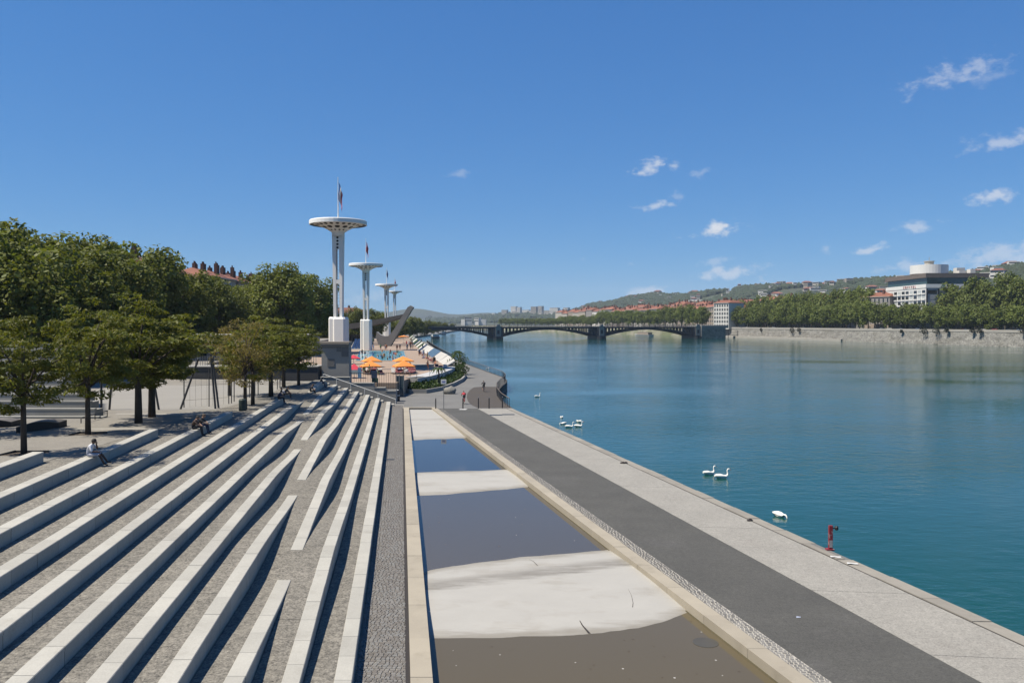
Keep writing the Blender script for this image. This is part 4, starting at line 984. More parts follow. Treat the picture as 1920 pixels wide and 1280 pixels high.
# feathery young trees on the plaza
def plaza_tree(name, kind, px, py, ytop, rpx, label, group='young plaza trees'):
    p = Gp(px, py); sc = p.y / F; top = CH + (605 - ytop) * sc; h = top - p.z; w = rpx * sc
    return place_tree(name, kind, (p.x, p.y, p.z - .05), px * .37, (w / 2.6, w / 2.6, h / 7.5), label, group=group)
LOC = [make_tree('locust', 7.5, 2.6, 2.0, 95, 95, .27, .62, 200 + i, m_feather, m_trunk, .14, .34, .38) for i in range(3)]
DRY = make_tree('dry', 7.5, 2.6, 2.0, 42, 70, .26, .8, 231, m_dry, m_trunk, .13, .3, .5)
plaza_tree('young_tree', LOC[0], 45, 851, 572, 90, 'young feathery tree at the end of the topmost stone step')
plaza_tree('young_tree', LOC[1], 165, 814, 566, 84, 'young feathery tree rising from the square pit behind the seated man')
plaza_tree('young_tree', LOC[2], 260, 793, 556, 112, 'broad dark young tree shading the bench end, behind the skate rail')
plaza_tree('young_tree', LOC[0], 285, 782, 575, 108, 'young tree close behind the broad one near the skate rail')
plaza_tree('young_tree', DRY, 460, 767, 588, 62, 'sparse brownish young tree next to the green bin')
plaza_tree('young_tree', LOC[1], 474, 759, 596, 60, 'slim young tree just behind the sparse brownish one')
plaza_tree('young_tree', LOC[2], 508, 743, 600, 72, 'young tree beside the group seated in the shade')
plaza_tree('young_tree', LOC[0], 532, 726, 598, 58, 'dark young tree over the seated group by the block')
plaza_tree('young_tree', DRY, 430, 742, 600, 52, 'thin reddish young tree near the court posts')
plaza_tree('young_tree', LOC[1], 560, 722, 606, 48, 'dark green young tree closest to the grey block')
plaza_tree('young_tree', LOC[2], -70, 815, 575, 110, 'young feathery tree beside the dark skate box')
# tree pits
for (px, py) in ((45, 851), (165, 814)):
    p = Gp(px, py); S = MB()
    S.add([(p.x + a, p.y + b, plaza(p.y + b) + .008) for a, b in ((-.75, -.6), (.75, -.6), (.75, .6), (-.75, .6))], [(0, 1, 2, 3)]); struct(S.build('tree_pit', mat('pit_soil', (.10, .075, .05), .95, .3, 3)))
    S = MB(); S.box(p.x - .8, p.x - .75, p.y - .6, p.y + .6, p.z - .1, p.z + .09); S.box(p.x - .8, p.x + .8, p.y + .6, p.y + .65, p.z - .1, p.z + .07); tag(S.build('pit_edging', m_dsteel), 'dark steel edging of the tree pit ' + ('at the end of the topmost step' if px == 45 else 'behind the seated man'), 'edging')

# ================================================================ plaza furniture and backdrop
# retaining wall (shade put into its dark colour) and street terrace behind the court
S = MB(); S.box(-120, X(596, 104), 104, 108, 1, 4.5); S.box(-120, X(596, 104), 103.9, 108, 4.5, 4.65, 1); tag(S.build('retaining_wall', [mat('shaded_wall', (.10, .10, .10), .9, .2), m_wall]), 'long dark retaining wall behind the ball court', 'wall')
S = MB(); S.prism([(-200, 108), (-42.2, 108), (-64, 280), (-95, 420), (-100, 900), (-3000, 900), (-3000, 60), (-60, 60), (-60, 108)], -.5, street - .05); struct(S.build('street_terrace', m_plaza))
fe = thing('street_fence', 'pale vertical-bar fence on the retaining wall behind the court', 'fence', (X(300, 106), 106, 4.65))
me_b2 = MB().box(-.03, .03, -.02, .02, 0, 1.15).mesh('bar', m_steel)
x = X(230, 106)
while x < X(596, 106): inst('bar', me_b2, fe, (x - fe.location.x, 0, 0)); x += .32
S = MB(); S.box(X(230, 106), X(596, 106), 105.97, 106.03, 5.8, 5.86); S.build('rail', m_steel, fe, world=True)
pv = thing('low_pavilion', 'long low white pavilion seen under the plaza trees', 'building', (X(450, 122), 122, street))
S = MB(); S.box(X(330, 122), X(560, 122), 122, 130, street - .1, 7.3); S.build('wall', mat('pavilion_wall', (.36, .34, .33), .85, .1), pv, world=True)
S = MB(); S.box(X(325, 121), X(570, 121), 120.5, 131, 7.3, 8.5); S.build('fascia', m_wall, pv, world=True)
for i in range(12):
    a = X(340 + i * 18, 122); S = MB(); S.box(a, a + .9, 121.93, 122.02, 5.0, 6.8); S.build('window', m_glass, pv, world=True)
# bleachers at the left
bl = thing('bleachers', 'long flight of grey bleacher steps with pale edges between the plaza and the street trees', 'steps', (-42, 58, 4))
for i in range(12):
    y0 = 57 + i * 1.15; z1 = plaza(60) + .25 + i * .44
    S = MB(); S.box(-95, -29.5 - i * .9, y0, y0 + 1.2, 1, z1 - .1); S.box(-95, -29.5 - i * .9, y0 - .03, y0 + .3, z1 - .1, z1, 1); S.build('step', [m_wall, m_stone], bl, world=True)
# skate boxes, skate rail
def skate_box(pa, pb, label, hgt=.85):
    a, b = Gp(*pa), Gp(*pb); t = thing('skate_box', label, 'skate box', (a.x, a.y, a.z)); S = MB()
    d = b - a; n = 6; w = 1.3
    f = lambda u: hgt * (min(1, u / .02) * (.55 + .45 * math.sin(math.pi * min(1, u * 1.15)))) * (1 if u < .98 else .6)
    rings = []
    for i in range(n + 1):
        u = i / n; q = a + d * u; hh = hgt * (.62 + .38 * math.sin(math.pi * u)); rings.append([(q.x, q.y, q.z - .05), (q.x, q.y, q.z + hh), (q.x - .2, q.y + w, q.z + hh), (q.x - .2, q.y + w, q.z - .1)])
    S.loft(rings); S.build('body', mat('dark_skate_ply', (.045, .045, .045), .8, .3), t, world=True)
    S = MB(); S.loft([[(r[1][0], r[1][1] - .03, r[1][2] + .002), (r[1][0], r[1][1] - .03, r[1][2] + .05), (r[2][0], r[2][1], r[2][2] + .05), (r[2][0], r[2][1], r[2][2] + .002)] for r in rings]); S.build('top', mat('skate_top', (.22, .20, .18), .6), t, world=True)
skate_box((30, 812), (110, 802), 'dark humped skate box on the plaza by the first trees', .5)
skate_box((-40, 803), (21, 800), 'low dark skate box at the edge of the plaza beside the humped one', .45)
a, b = Gp(152, 793), Gp(202, 780.5); t = thing('skate_rail', 'thin black skate rail standing on the plaza', 'rail', (a.x, a.y, a.z))
S = MB(); za = a.z + .38; zb = b.z + .42
S.tube([(a.x, a.y, a.z - .02), (a.x, a.y, za - .05), (a.x + .08, a.y + .1, za), (b.x, b.y, zb)], .035, 7); S.build('bar', m_black, t, world=True)
for u in (.5, .98): q = a.lerp(b, u); S = MB(); S.tube([(q.x, q.y, plaza(q.y) - .02), (q.x, q.y, za + (zb - za) * u)], .03, 6); S.build('leg', m_black, t, world=True)
bin_('park_bin', Gp(455, 770), 'dark green litter bin beside the sparse brown tree', plain('bin_green', (.025, .05, .04)), plain('bin_band', (.05, .06, .06)), .3, .95)
# slanted court frames: each a pair of poles
m_pole = plain('pole_grey', (.10, .10, .105), .5, .3)
def frame(poles, label):
    q0 = Gp(*poles[0][0]); t = thing('leaning_poles', label, 'frame', q0)
    for (b_, tp) in poles:
        p = Gp(*b_); q = AT(tp[0], tp[1], p.y); S = MB(); S.tube([(p.x, p.y, p.z - .05), q], .09, 8); S.build('pole', m_pole, t, world=True)
        S = MB(); S.tube([(q.x, q.y, q.z - .04), (q.x, q.y, q.z + .12)], .12, 8); S.build('cap', m_steel, t, world=True)
frame([((338, 767), (372, 672))], 'slanted grey court pole leaning to the bench side')
frame([((404, 766), (394, 655)), ((410, 765), (398, 668))], 'pair of slightly leaning court poles near the green bin')
frame([((114, 768), (108, 690))], 'court pole between the first two young trees')
frame([((190, 768), (190, 690)), ((205, 768), (212, 680))], 'pair of court poles with one leaning behind the second young tree')
frame([((298, 768), (286, 700))], 'thin leaning court pole behind the broad young tree')
cn = thing('court_net', 'fine cable net fence at the end of the ball court with slim posts', 'fence', Gp(429, 757))
for (px, py, ty) in ((429, 757, 676), (434, 756, 678), (439, 753, 676), (345, 764, 700), (392, 762, 690), (468, 745, 690), (478, 742, 690), (484, 740, 690), (520, 730, 688), (525, 728, 690)):
    p = Gp(px, py); q = AT(px, ty, p.y); S = MB(); S.tube([(p.x, p.y, p.z - .05), q], .045, 6); S.build('post', m_pole, cn, world=True)
pa, pb = Gp(345, 764), Gp(429, 757)
for i in range(9):
    u = i / 8; p = pa.lerp(pb, u); S = MB(); S.tube([(p.x, p.y, plaza(p.y)), (p.x, p.y, p.z + 3.2)], .008, 4); S.build('cable', m_pole, cn, world=True)
for z in (.6, 1.8, 3.1): S = MB(); S.tube([(pa.x, pa.y, pa.z + z), (pb.x, pb.y, pb.z + z)], .01, 4); S.build('cable', m_pole, cn, world=True)
# old apartment houses behind the plane trees
m_tile = mat('roof_tiles', (.30, .115, .07), .85, .25, .6, bump=.4, bscale=3, rnd=.15, stain=.3, stain_col=(.2, .09, .06))
m_brick = mat('chimney_brick', (.16, .075, .055), .9, .25, 2.0)
m_facade = [mat('facade_%d' % i, c, .85, .08, .15, rnd=.06, stain=.15, stain_col=tuple(x * .75 for x in c)) for i, c in enumerate([(.46, .41, .34), (.52, .49, .44), (.40, .33, .27), (.85, .83, .79), (.44, .36, .30), (.36, .34, .33)])]
m_shutter = plain('shutter_grey', (.42, .42, .41), .6)
m_sky_glass = plain('window_glass', (.03, .035, .045), .15)
WIN = {}
def window_mesh(w, h):
    k = (round(w, 2), round(h, 2))
    if k not in WIN:
        S = MB(); S.box(-w / 2, w / 2, -.03, .05, 0, h, 0); S.box(-w / 2 - .1, w / 2 + .1, -.12, .05, -.12, -.002, 1); S.box(-w / 2 - .45, -w / 2 - .01, -.06, .05, 0, h, 1); S.box(w / 2 + .01, w / 2 + .45, -.06, .05, 0, h, 1)
        WIN[k] = S.mesh('window', [m_sky_glass, m_shutter])
    return WIN[k]
def house(name, loc, rz, w, d, hw, floors, bays, fm, label, group=None, rise=2.6, chim=3, win=True, seed=0, cat='house', wmat=None, back=False):
    """front wall faces local -y; local origin is the middle of the front at street level"""
    rr = random.Random(seed); t = thing(name, label, cat, loc, rz, group)
    S = MB(); S.box(-w / 2, w / 2, 0, d, -.5, hw); S.build('wall', fm, t)
    S = MB(); S.box(-w / 2 - .2, w / 2 + .2, -.5, d + .5, hw + .002, hw + .35); S.build('cornice', m_facade[1], t)
    S = MB(); e = .5; rx = min(d / 2 + e - .3, w / 2 - .5)
    v = [(-w / 2 - e, -e, hw + .35), (w / 2 + e, -e, hw + .35), (w / 2 + e, d + e, hw + .35), (-w / 2 - e, d + e, hw + .35), (-w / 2 + rx * .35, d / 2, hw + .35 + rise), (w / 2 - rx * .35, d / 2, hw + .35 + rise)]
    S.add(v, [(0, 1, 5, 4), (1, 2, 5), (2, 3, 4, 5), (3, 0, 4), (3, 2, 1, 0)]); rf = S.build('roof', m_tile, t)
    for i in range(chim):
        cx = rr.uniform(-w / 2 + 1.5, w / 2 - 1.5); cy = d / 2 + rr.uniform(-.3, .3) * d; zz = hw + rise * .35; cw = rr.uniform(.9, 2.2); S = MB(); ht = hw + rise + rr.uniform(1.0, 2.4)
        S.box(cx - cw / 2, cx + cw / 2, cy - .45, cy + .45, zz, ht)
        for q in range(int(cw / .45)): S.lathe([(.13, ht - .02), (.11, ht + .6)], 6, (cx - cw / 2 + .25 + q * .45, cy))
        S.build('chimney', m_brick, rf)
    if win:
        fh = (hw - 1.0) / floors; ww = min(1.15, w / bays * .42)
        for f in range(floors):
            for b in range(bays):
                inst('window', window_mesh(ww, fh * .62), t, (-w / 2 + w * (b + .5) / bays, 0, .8 + f * fh + fh * .18))
            if back is False: pass
    return t
rr = random.Random(4)
for i, y0 in enumerate((165, 186, 207, 229, 252, 276)):
    hw = AT(300, 605, y0).z + 12.6 + (0, .8, -.8, .4, .2, -.5)[i]
    house('apartment_house', (-86, y0 + 10, street), R(90), 20.6, 13, hw - street, 5, 7, m_facade[(i * 2) % 6], 'old apartment house with tiled roof and chimneys showing above the plane trees', 'apartment houses behind the plane trees', chim=6, seed=i, cat='building')
for i, (px, D, zt) in enumerate(((612, 380, 16), (640, 430, 17), (672, 480, 16), (700, 560, 18))):
    p = AT(px, 600, D); house('apartment_house', (p.x - 14, p.y, street), R(55), 24, 12, zt - street, 4, 8, m_facade[(i + 2) % 6], 'low dark-roofed house between the towers beyond the pool', 'houses seen between the towers', seed=40 + i, cat='building')

# ================================================================ bridge
m_iron = mat('bridge_iron', (.016, .02, .034), .55, .15, .5, metal=.1)
m_iron2 = mat('bridge_iron_light', (.04, .05, .075), .55, .15, .5)
m_qwall = mat('quay_masonry', (.31, .30, .275), .9, .3, .25, bump=.8, bscale=2.0, speck=.8, sscale=1.0, stain=.12, stain_col=(.22, .21, .18), stain_lo=.5, stain_hi=.62, stretch=(1, 1, 2.2))
m_pier = mat('pier_stone', (.36, .35, .33), .85, .15, .5, stain=.3, stain_col=(.25, .24, .22))
BP = Vector((-12, 560, 0)); bd = Vector((1, .27, 0)).normalized(); bn = Vector((-bd.y, bd.x, 0)); span = 76.0; BW = 9.0
bang = math.atan2(bd.y, bd.x)
br = thing('arch_bridge', 'dark iron arch bridge with stone-faced piers crossing the river', 'bridge', (BP.x, BP.y, WZ), bang)
zk = lambda z: z - WZ
deck_top, deck_bot = 7.4, 6.35
xa, xb = -span - 25, span * 2 + 4
S = MB(); S.box(xa, xb, -BW, BW, zk(deck_bot), zk(deck_top)); S.build('deck', m_iron, br)
for y_ in (-BW - .25, BW - .05): S = MB(); S.box(xa, xb, y_, y_ + .3, zk(deck_top) - .35, zk(deck_top) + .02); S.build('cornice', m_iron2, br)
for k in range(-1, 2):
    x0, x1 = k * span + 3.2, (k + 1) * span - 3.2; z0, z1 = zk(.5), zk(5.35)
    arc = lambda u: z0 + (z1 - z0) * (1 - (2 * u - 1) ** 2)
    for y_ in (-BW + .3, -3, 3, BW - .3):
        S = MB(); S.loft([[(x0 + (x1 - x0) * i / 28, y_ - .3, arc(i / 28)), (x0 + (x1 - x0) * i / 28, y_ - .3, arc(i / 28) + 1.15), (x0 + (x1 - x0) * i / 28, y_ + .3, arc(i / 28) + 1.15), (x0 + (x1 - x0) * i / 28, y_ + .3, arc(i / 28))] for i in range(29)]); S.build('arch_rib', m_iron, br)
    n = 27
    for i in range(1, n):
        u = i / n; za = arc(u) + .8
        if za > zk(deck_bot) - .12: continue
        for y_ in (-BW + .3, BW - .3):
            S = MB(); x = x0 + (x1 - x0) * u; S.box(x - .42, x + .42, y_ - .2, y_ + .2, za - .2, zk(deck_bot) + .02); S.build('spandrel_column', m_iron, br)
for k in range(0, 3):
    x = k * span; pr = thing('tmp', '', '', (0, 0, 0)) if False else None
    S = MB(); w = 3.4
    S.prism([(x - w, -BW - 1.0), (x - w * .5, -BW - 2.6), (x + w * .5, -BW - 2.6), (x + w, -BW - 1.0), (x + w, BW + 1), (x + w * .5, BW + 2.6), (x - w * .5, BW + 2.6), (x - w, BW + 1)], -4, zk(.4)); pier = S.build('pier', m_iron, br)
    S = MB(); S.box(x - w + .25, x + w - .25, -BW - .7, BW + .7, zk(.4), zk(deck_bot) + .6); S.build('pier_shaft', m_iron2, pier)
    S = MB(); S.box(x - 1.9, x + 1.9, -BW - 1.1, -BW - .72, zk(.9), zk(deck_top)); S.build('stone_panel', m_pier, pier)
    S = MB(); S.box(x - .8, x + .8, -BW - 1.22, -BW - 1.1, zk(2.6), zk(5.2)); S.build('emblem', m_iron, pier)
    S = MB(); S.box(x - 2.3, x + 2.3, -BW - 1.3, -BW + .8, zk(deck_top), zk(deck_top) + .5); S.box(x - 1.2, x + 1.2, -BW - 1.2, -BW + .4, zk(deck_top) + .5, zk(deck_top) + 1.7); S.build('pier_head', m_pier, pier)
me_rp = MB().box(-.06, .06, -.05, .05, 0, 1.1).mesh('railing_post', m_iron2)
for i in range(int((xb - xa) / 1.6)): inst('railing_post', me_rp, br, (xa + i * 1.6, -BW - .1, zk(deck_top)))
for y_ in (-BW - .1, BW + .05): S = MB(); S.box(xa, xb, y_ - .07, y_ + .07, zk(deck_top) + 1.06, zk(deck_top) + 1.2); S.box(xa, xb, y_ - .03, y_ + .03, zk(deck_top) + .3, zk(deck_top) + .5); S.build('handrail', m_iron2, br)
# abutment on the far side
S = MB(); S.box(span * 2 + 2, span * 2 + 22, -BW - 2, BW + 2, -4, zk(deck_bot) - .05); S.build('abutment', m_qwall, br)
S = MB(); S.box(span * 2 + 2, span * 2 + 24, -BW - 2.3, BW + 2.3, zk(deck_bot) - .04, zk(deck_top) + .9); S.build('abutment_parapet', m_pier, br)
# lamp posts on the bridge
def lamp(p, h, label, group, arms=True):
    t = thing('lamp_post', label, 'street lamp', p, group=group)
    S = MB(); S.tube([(0, 0, 0), (0, 0, h)], [.14, .07], 6); S.build('post', m_dsteel, t)
    if arms:
        S = MB(); S.tube([(-.9, 0, h - .3), (0, 0, h), (.9, 0, h - .3)], .05, 5); S.build('arm', m_dsteel, t)
        for s_ in (-1, 1): S = MB(); S.lathe([(.08, h - .75), (.22, h - .62), (.18, h - .3)], 8, (s_ * .9, 0)); S.build('lantern', m_iron2, t)
def onb(x, y): q = BP + bd * x + bn * y; return (q.x, q.y, deck_top)
for x in (-span + 10, -span * .62, -span * .3, 14, span * .35, span * .65, span + 12, span * 1.35, span * 1.65): lamp(onb(x, -BW + .6), 7.5, 'slim double-armed lamp post on the bridge parapet', 'bridge lamp posts')
for x in (-2.4, 2.4, span - 2.4, span + 2.4): lamp(onb(x, -BW + .3), 6.0, 'short dark candelabrum lamp on a bridge pier head', 'pier lamps')

# ================================================================ far quay
m_ledge = mat('ledge_stone', (.48, .455, .41), .85, .12, .2)
ba = math.atan2(1, -.294)                                          # direction of the far bank
bdir = Vector((-.294, 1, 0)).normalized(); bnor = Vector((bdir.y, -bdir.x, 0))      # away from the river
def bank(D, off=0.0, z=5.8): q = Vector((bank_x(D), D, z)); return q + bnor * off
S = MB(); S.loft([[tuple(bank(D, -.0, -4)), tuple(bank(D, 1.8, 5.6)), tuple(bank(D, 2.4, 5.6)), tuple(bank(D, 2.4, -4))] for D in (100, 300, 400, 470, 500)]); tag(S.build('quay_wall', m_qwall), 'high battered stone quay wall on the far bank below the hotel', 'wall')
S = MB(); S.loft([[tuple(bank(D, 5.5, -4)), tuple(bank(D, 6.6, 5.6)), tuple(bank(D, 7.2, 5.6)), tuple(bank(D, 7.2, -4))] for D in (500, 560, 620, 660)]); S.loft([[tuple(bank(D, -.8, -4)), tuple(bank(D, -.8, .1)), tuple(bank(D, 5.8, .1)), tuple(bank(D, 5.8, -4))] for D in (500, 560, 620, 640)], mi=1)
S.loft([[tuple(bank(D, -.03, -4)), tuple(bank(D, 1.8 * (z + 4) / 9.6 - .03, z)), tuple(bank(D, 6.6, z)), tuple(bank(D, 6.6, -4))] for D, z in ((470, 5.58), (500, 2.6), (528, .15))], mi=0)
tag(S.build('quay_ramp', [m_qwall, m_ledge]), 'lower stone quay with a ramp sinking to a pale ledge by the bridge', 'quay')
S = MB(); S.loft([[tuple(bank(D, 2, -4)), tuple(bank(D, 9, 5.6)), tuple(bank(D, 10, 5.6)), tuple(bank(D, 10, -4))] for D in (662, 800, 1000, 1300, 1485)]); tag(S.build('sloping_embankment', mat('embankment', (.30, .28, .22), .9, .2, .1, col2=(.13, .15, .07))), 'sloping stone embankment of the far bank beyond the bridge', 'embankment')
# capping and parapet
for (Da, Db, off) in ((100, 500, 1.6), (500, 655, 6.4)):
    S = MB(); S.loft([[tuple(bank(D, off, 5.6)), tuple(bank(D, off, 6.85)), tuple(bank(D, off + .5, 6.85)), tuple(bank(D, off + .5, 5.6))] for D in (Da, Db)]); tag(S.build('quay_parapet', m_ledge), 'stone parapet along the top of the far quay wall ' + ('near the hotel' if Da == 100 else 'near the bridge'), 'parapet')
# ---- trees on the far quay
FARP = [make_tree('far_plane', 16, 6.4, 3.4, 70, 60, .95, 1.9, 300 + i, m_plane2, m_ptrunk, .35) for i in range(4)]
def far_tree(px, D, ty, w, label, group, i, base=5.8):
    top = AT(px, ty, D); h = top.z - base
    place_tree('quay_tree', FARP[i % 4], (top.x, D, base - .1), i * 1.7, (w, w, h / 16), label, group=group)
def bD(px, off): return (353.2 + off * 1.04) / ((px - 960) / 1500 + .294)
rr = random.Random(31); i = 0
x = 1652
while x < 1990: far_tree(x, bD(x, 9), 572 + rr.uniform(-7, 6) + (4 if x > 1830 else 0), .92, 'bright green plane tree of the front row before the hotel', 'front row trees before the hotel', i); x += rr.uniform(21, 27); i += 1
x = 1775
while x < 2010: far_tree(x, bD(x, 40), 532 - (x - 1775) * .16 + rr.uniform(-6, 6), 1.25, 'tall dark tree rising behind the front row beside the hotel', 'tall trees beside the hotel', i); x += rr.uniform(24, 30); i += 1
x = 1372
while x < 1640: far_tree(x, bD(x, 34), 560 - (x - 1372) * .088 + rr.uniform(-4, 4), 1.15, 'tall plane tree in the dense back row of the far quay', 'back row trees of the far quay', i); x += rr.uniform(15, 20); i += 1
x = 1365
while x < 1640: far_tree(x, bD(x, 12), 574 - (x - 1365) * .03 + rr.uniform(-4, 4), 1.0, 'lighter plane tree in the front row of the far quay', 'front row trees of the far quay', i); x += rr.uniform(16, 22); i += 1
for x in (1248, 1262, 1278, 1294, 1308, 1318): far_tree(x, bD(x, 12), 571 + rr.uniform(-3, 4) + abs(x - 1285) * .12, .95, 'plane tree by the far end of the bridge', 'trees by the bridge end', i); i += 1
x = 1130
while x < 1245: far_tree(x, bD(x, 14), 581 + rr.uniform(-2, 3), .95, 'tree in the row beyond the bridge on the far quay', 'far quay trees beyond the bridge', i); x += rr.uniform(8, 11); i += 1
x = 940
while x < 1130: far_tree(x, min(1480, bD(x, 14)), 596 if x < 1045 else 592 - max(0, x - 1110) * .4 + rr.uniform(-2, 2), .8, 'small distant tree on the far quay', 'distant far quay trees', i); x += rr.uniform(7, 9); i += 1
# shrubs clinging to the far quay wall
m_ivy = leafmat('ivy', (.025, .035, .018), (.015, .02, .012))
for j, (px, py, off, w) in enumerate(((1428, 619, 7, 1.3), (1485, 622, 6, 2.0), (1498, 620, 6, 1.4), (1690, 622, 1, 1.0), (1732, 624, .6, 2.2), (1756, 624, .6, 2.0), (1775, 621, .6, 1.2), (1823, 621, .6, 1.2), (1836, 622, .6, 1.6), (1918, 622, .6, 2.0))):
    D = bD(px, off - .5); p = AT(px, py, D); bush('wall_shrub', (p.x, p.y, p.z - .6), w, w * 1.7, 120, 'dark shrub clinging to the far quay wall', m_ivy, .8, group='shrubs on the quay wall')
# ---- hotel
hc = Vector((243, 470, 5.8)); ht = thing('hotel', 'white modern hotel with grid facade and round rooftop drum', 'hotel', hc)
W2, L2 = 36.0, 50.0; zt = 39.4 - 5.8
m_hw = mat('hotel_white', (1.0, 1.0, .98), .6, .05, .3); m_hw_shade = mat('hotel_white_shaded', (.5, .51, .55), .6, .08, .3); m_hb = mat('hotel_fascia', (.20, .165, .145), .8, .15, .5)  # the grey is the white wall with shade put into its colour
S = MB(); S.box(0, W2, 0, L2, -.5, zt - 7.2); S.build('wall', m_hw, ht)
S = MB(); S.box(.8, W2 - .8, .8, L2 - .8, zt - 7.2, zt - 2.6); S.build('glazed_storey', mat('hotel_top_glass', (.05, .10, .11), .15, .2, .8), ht)
S = MB(); S.box(-.5, W2 + .5, -.5, L2 + .5, zt - 2.6, zt); S.build('roof_fascia', m_hb, ht)
S = MB(); S.box(-.25, W2 + .2, -.25, L2 + .2, zt - 8.6, zt - 6.4); S.build('white_band', m_hw, ht)
win_me = MB().box(-.06, .05, -1.9, 1.9, 0, 1.75).mesh('window', m_sky_glass); win_lit = MB().box(-.06, .05, -1.9, 1.9, 0, 1.75).mesh('window', mat('window_blind', (.62, .66, .66), .4))
sill_me = MB().box(-.55, .05, -2.2, 2.2, -.8, -.02).mesh('sill_band', m_hw)
rr = random.Random(8)
for f in range(8):
    z = zt - 11.6 - f * 3.3
    for c_ in range(10):
        y = 2.7 + c_ * 4.95
        inst('window', win_me if rr.random() < .38 else win_lit, ht, (0, y, z)); inst('sill_band', sill_me, ht, (0, y, z))
wf = MB().box(-2.6, 2.6, -.06, .05, 0, 2.3).mesh('window', mat('window_blind_shaded', (.38, .41, .46), .5)); wf2 = MB().box(-2.6, 2.6, -.06, .05, 0, 2.3).mesh('window', m_sky_glass); fr = MB().box(-.35, .35, -.4, .05, 0, 30).mesh('mullion', m_iron)  # darker blind colour carries the shade of this face
S = MB(); S.box(.1, W2 - .1, -.02, 0, -.4, zt - 8.7); S.build('front_shade_panel', m_hw_shade, ht)  # grey sheet paints the shaded face over the white wall
for f in range(8):
    for c_ in range(5): inst('window', wf if rr.random() < .65 else wf2, ht, (3.6 + c_ * 6.7, -.03, zt - 12.2 - f * 3.3))
for c_ in range(6): inst('mullion', fr, ht, (.4 + c_ * 6.7, -.03, -.5), sc=(1, 1, (zt - 8.7) / 30))
S = MB(); S.lathe([(9.6, zt - .02), (9.6, zt + .7)], 36, (13, 22)); S.build('drum_neck', m_hb, ht)
S = MB(); S.lathe([(10.6, zt + .7), (10.6, zt + 6.0), (10.2, zt + 6.05), (0.5, zt + 6.1)], 40, (13, 22)); S.build('drum', m_hw, ht)
S = MB(); S.lathe([(2.6, zt + 6.1), (2.6, zt + 8.0), (3.0, zt + 8.05), (3.0, zt + 8.5)], 16, (12, 20)); S.tube([(12, 20, zt + 8.4), (12, 20, zt + 11)], .15, 5); S.build('roof_house', m_facade[1], ht)
for (x, y, w, h) in ((26, 12, 4, 2.2), (31, 9, 3, 3), (29, 20, 5, 4.5)): S = MB(); S.box(x, x + w, y, y + 4, zt - .01, zt + h); S.build('roof_plant', m_facade[3], ht)
# hotel name, in thin letters on the white band
cu = bpy.data.curves.new('sign', 'FONT'); cu.body = 'SOFITEL'; cu.size = 2.0; cu.extrude = .12; cu.space_character = 2.3; cu.align_x = 'LEFT'
tob = bpy.data.objects.new('tmp_text', cu); COL.objects.link(tob); dg = bpy.context.evaluated_depsgraph_get()
tme = bpy.data.meshes.new_from_object(tob.evaluated_get(dg)); bpy.data.objects.remove(tob); tme.materials.clear(); tme.materials.append(plain('sign_red', (.42, .03, .04)))
o = inst('name_sign', tme, ht, (-.42, 26.5, zt - 8.2), rot=(R(90), 0, R(-90)))
# ---- buildings on the far bank
hl = ['pale', 'cream', 'brown', 'white', 'ochre', 'grey']
rr = random.Random(12); D = 545; k = 0
while D < 1120:
    w = rr.uniform(18, 26); hw = rr.uniform(16.5, 20.5) + (2 if D < 640 else 0); q = bank(D + w / 2 * .96, 40 + rr.uniform(0, 2)); fm = rr.randrange(6)
    house('quay_house', (q.x, q.y, 5.8), ba - math.pi + 0, w, 13, hw, 5 if hw < 19 else 6, int(w / 3), m_facade[fm], hl[fm] + ' tiled-roof house in the row along the far quay', hl[fm] + ' far quay houses', rise=rr.uniform(2.6, 3.6), chim=rr.randrange(3, 6), seed=100 + k, win=D < 950)
    D += w * .96; k += 1
# second and third rows, seen as roofs
for row, (off, Da) in enumerate(((75, 520), (118, 560), (165, 640))):
    D = Da
    while D < 1150 - row * 60:
        w = rr.uniform(20, 34); hw = rr.uniform(17.5, 23.5) + row * 1.5; q = bank(D + w / 2, off + rr.uniform(-3, 6)); fm = rr.randrange(6)
        house('town_house', (q.x, q.y, 5.8), ba - math.pi + rr.uniform(-.06, .06), w, 15, hw, 6, int(w / 4), m_facade[fm], hl[fm] + ' town house of which mainly the red roof and chimneys show behind the quay', hl[fm] + ' town houses behind the quay', rise=rr.uniform(3, 4.4), chim=rr.randrange(4, 8), seed=300 + k, win=False); D += w * 1.02 + rr.choice((0, 0, 6)); k += 1
# white block with visible windows at the bridge end
q = AT(1352, 612, 640); house('white_house', (q.x, q.y, 5.8), R(-62), 17, 16, 20.0, 6, 6, m_facade[3], 'bright white six-storey house beside the bridge end', rise=2.4, chim=4, seed=77, cat='building')
q = AT(1378, 612, 655); house('white_house', (q.x, q.y, 5.8), R(-20), 20, 14, 16.5, 5, 7, m_facade[3], 'lower white house between the bright six-storey house and the quay trees', rise=2.2, chim=3, seed=78, cat='building')
q = AT(1636, 612, 520); house('grey_house', (q.x, q.y, 5.8), R(-65), 26, 16, 21, 5, 8, m_facade[5], 'grey house with red roof next to the hotel', rise=3.0, chim=3, seed=79, cat='building')
q = bank(bD(1885, 44), 0); q = AT(1885, 612, bD(1885, 44)); house('arcade_house', (q.x, q.y, 5.8), ba - math.pi, 64, 14, 13, 3, 16, m_facade[0], 'cream stone house behind the last trees of the front row', rise=2.5, chim=3, seed=80, cat='building')
# hotel podium
S = MB(); S.box(hc.x - 14, hc.x - .5, 470, 520, 5.7, 9.6); S.box(hc.x - 14.5, hc.x + 40, 455, 469, 9.6, 11.2, 1); S.box(hc.x - 12, hc.x + 38, 457, 469.5, 5.7, 9.6, 2); tag(S.build('podium', [m_facade[4], m_facade[0], m_glass]), 'low flat-roofed podium in front of the hotel', 'building')
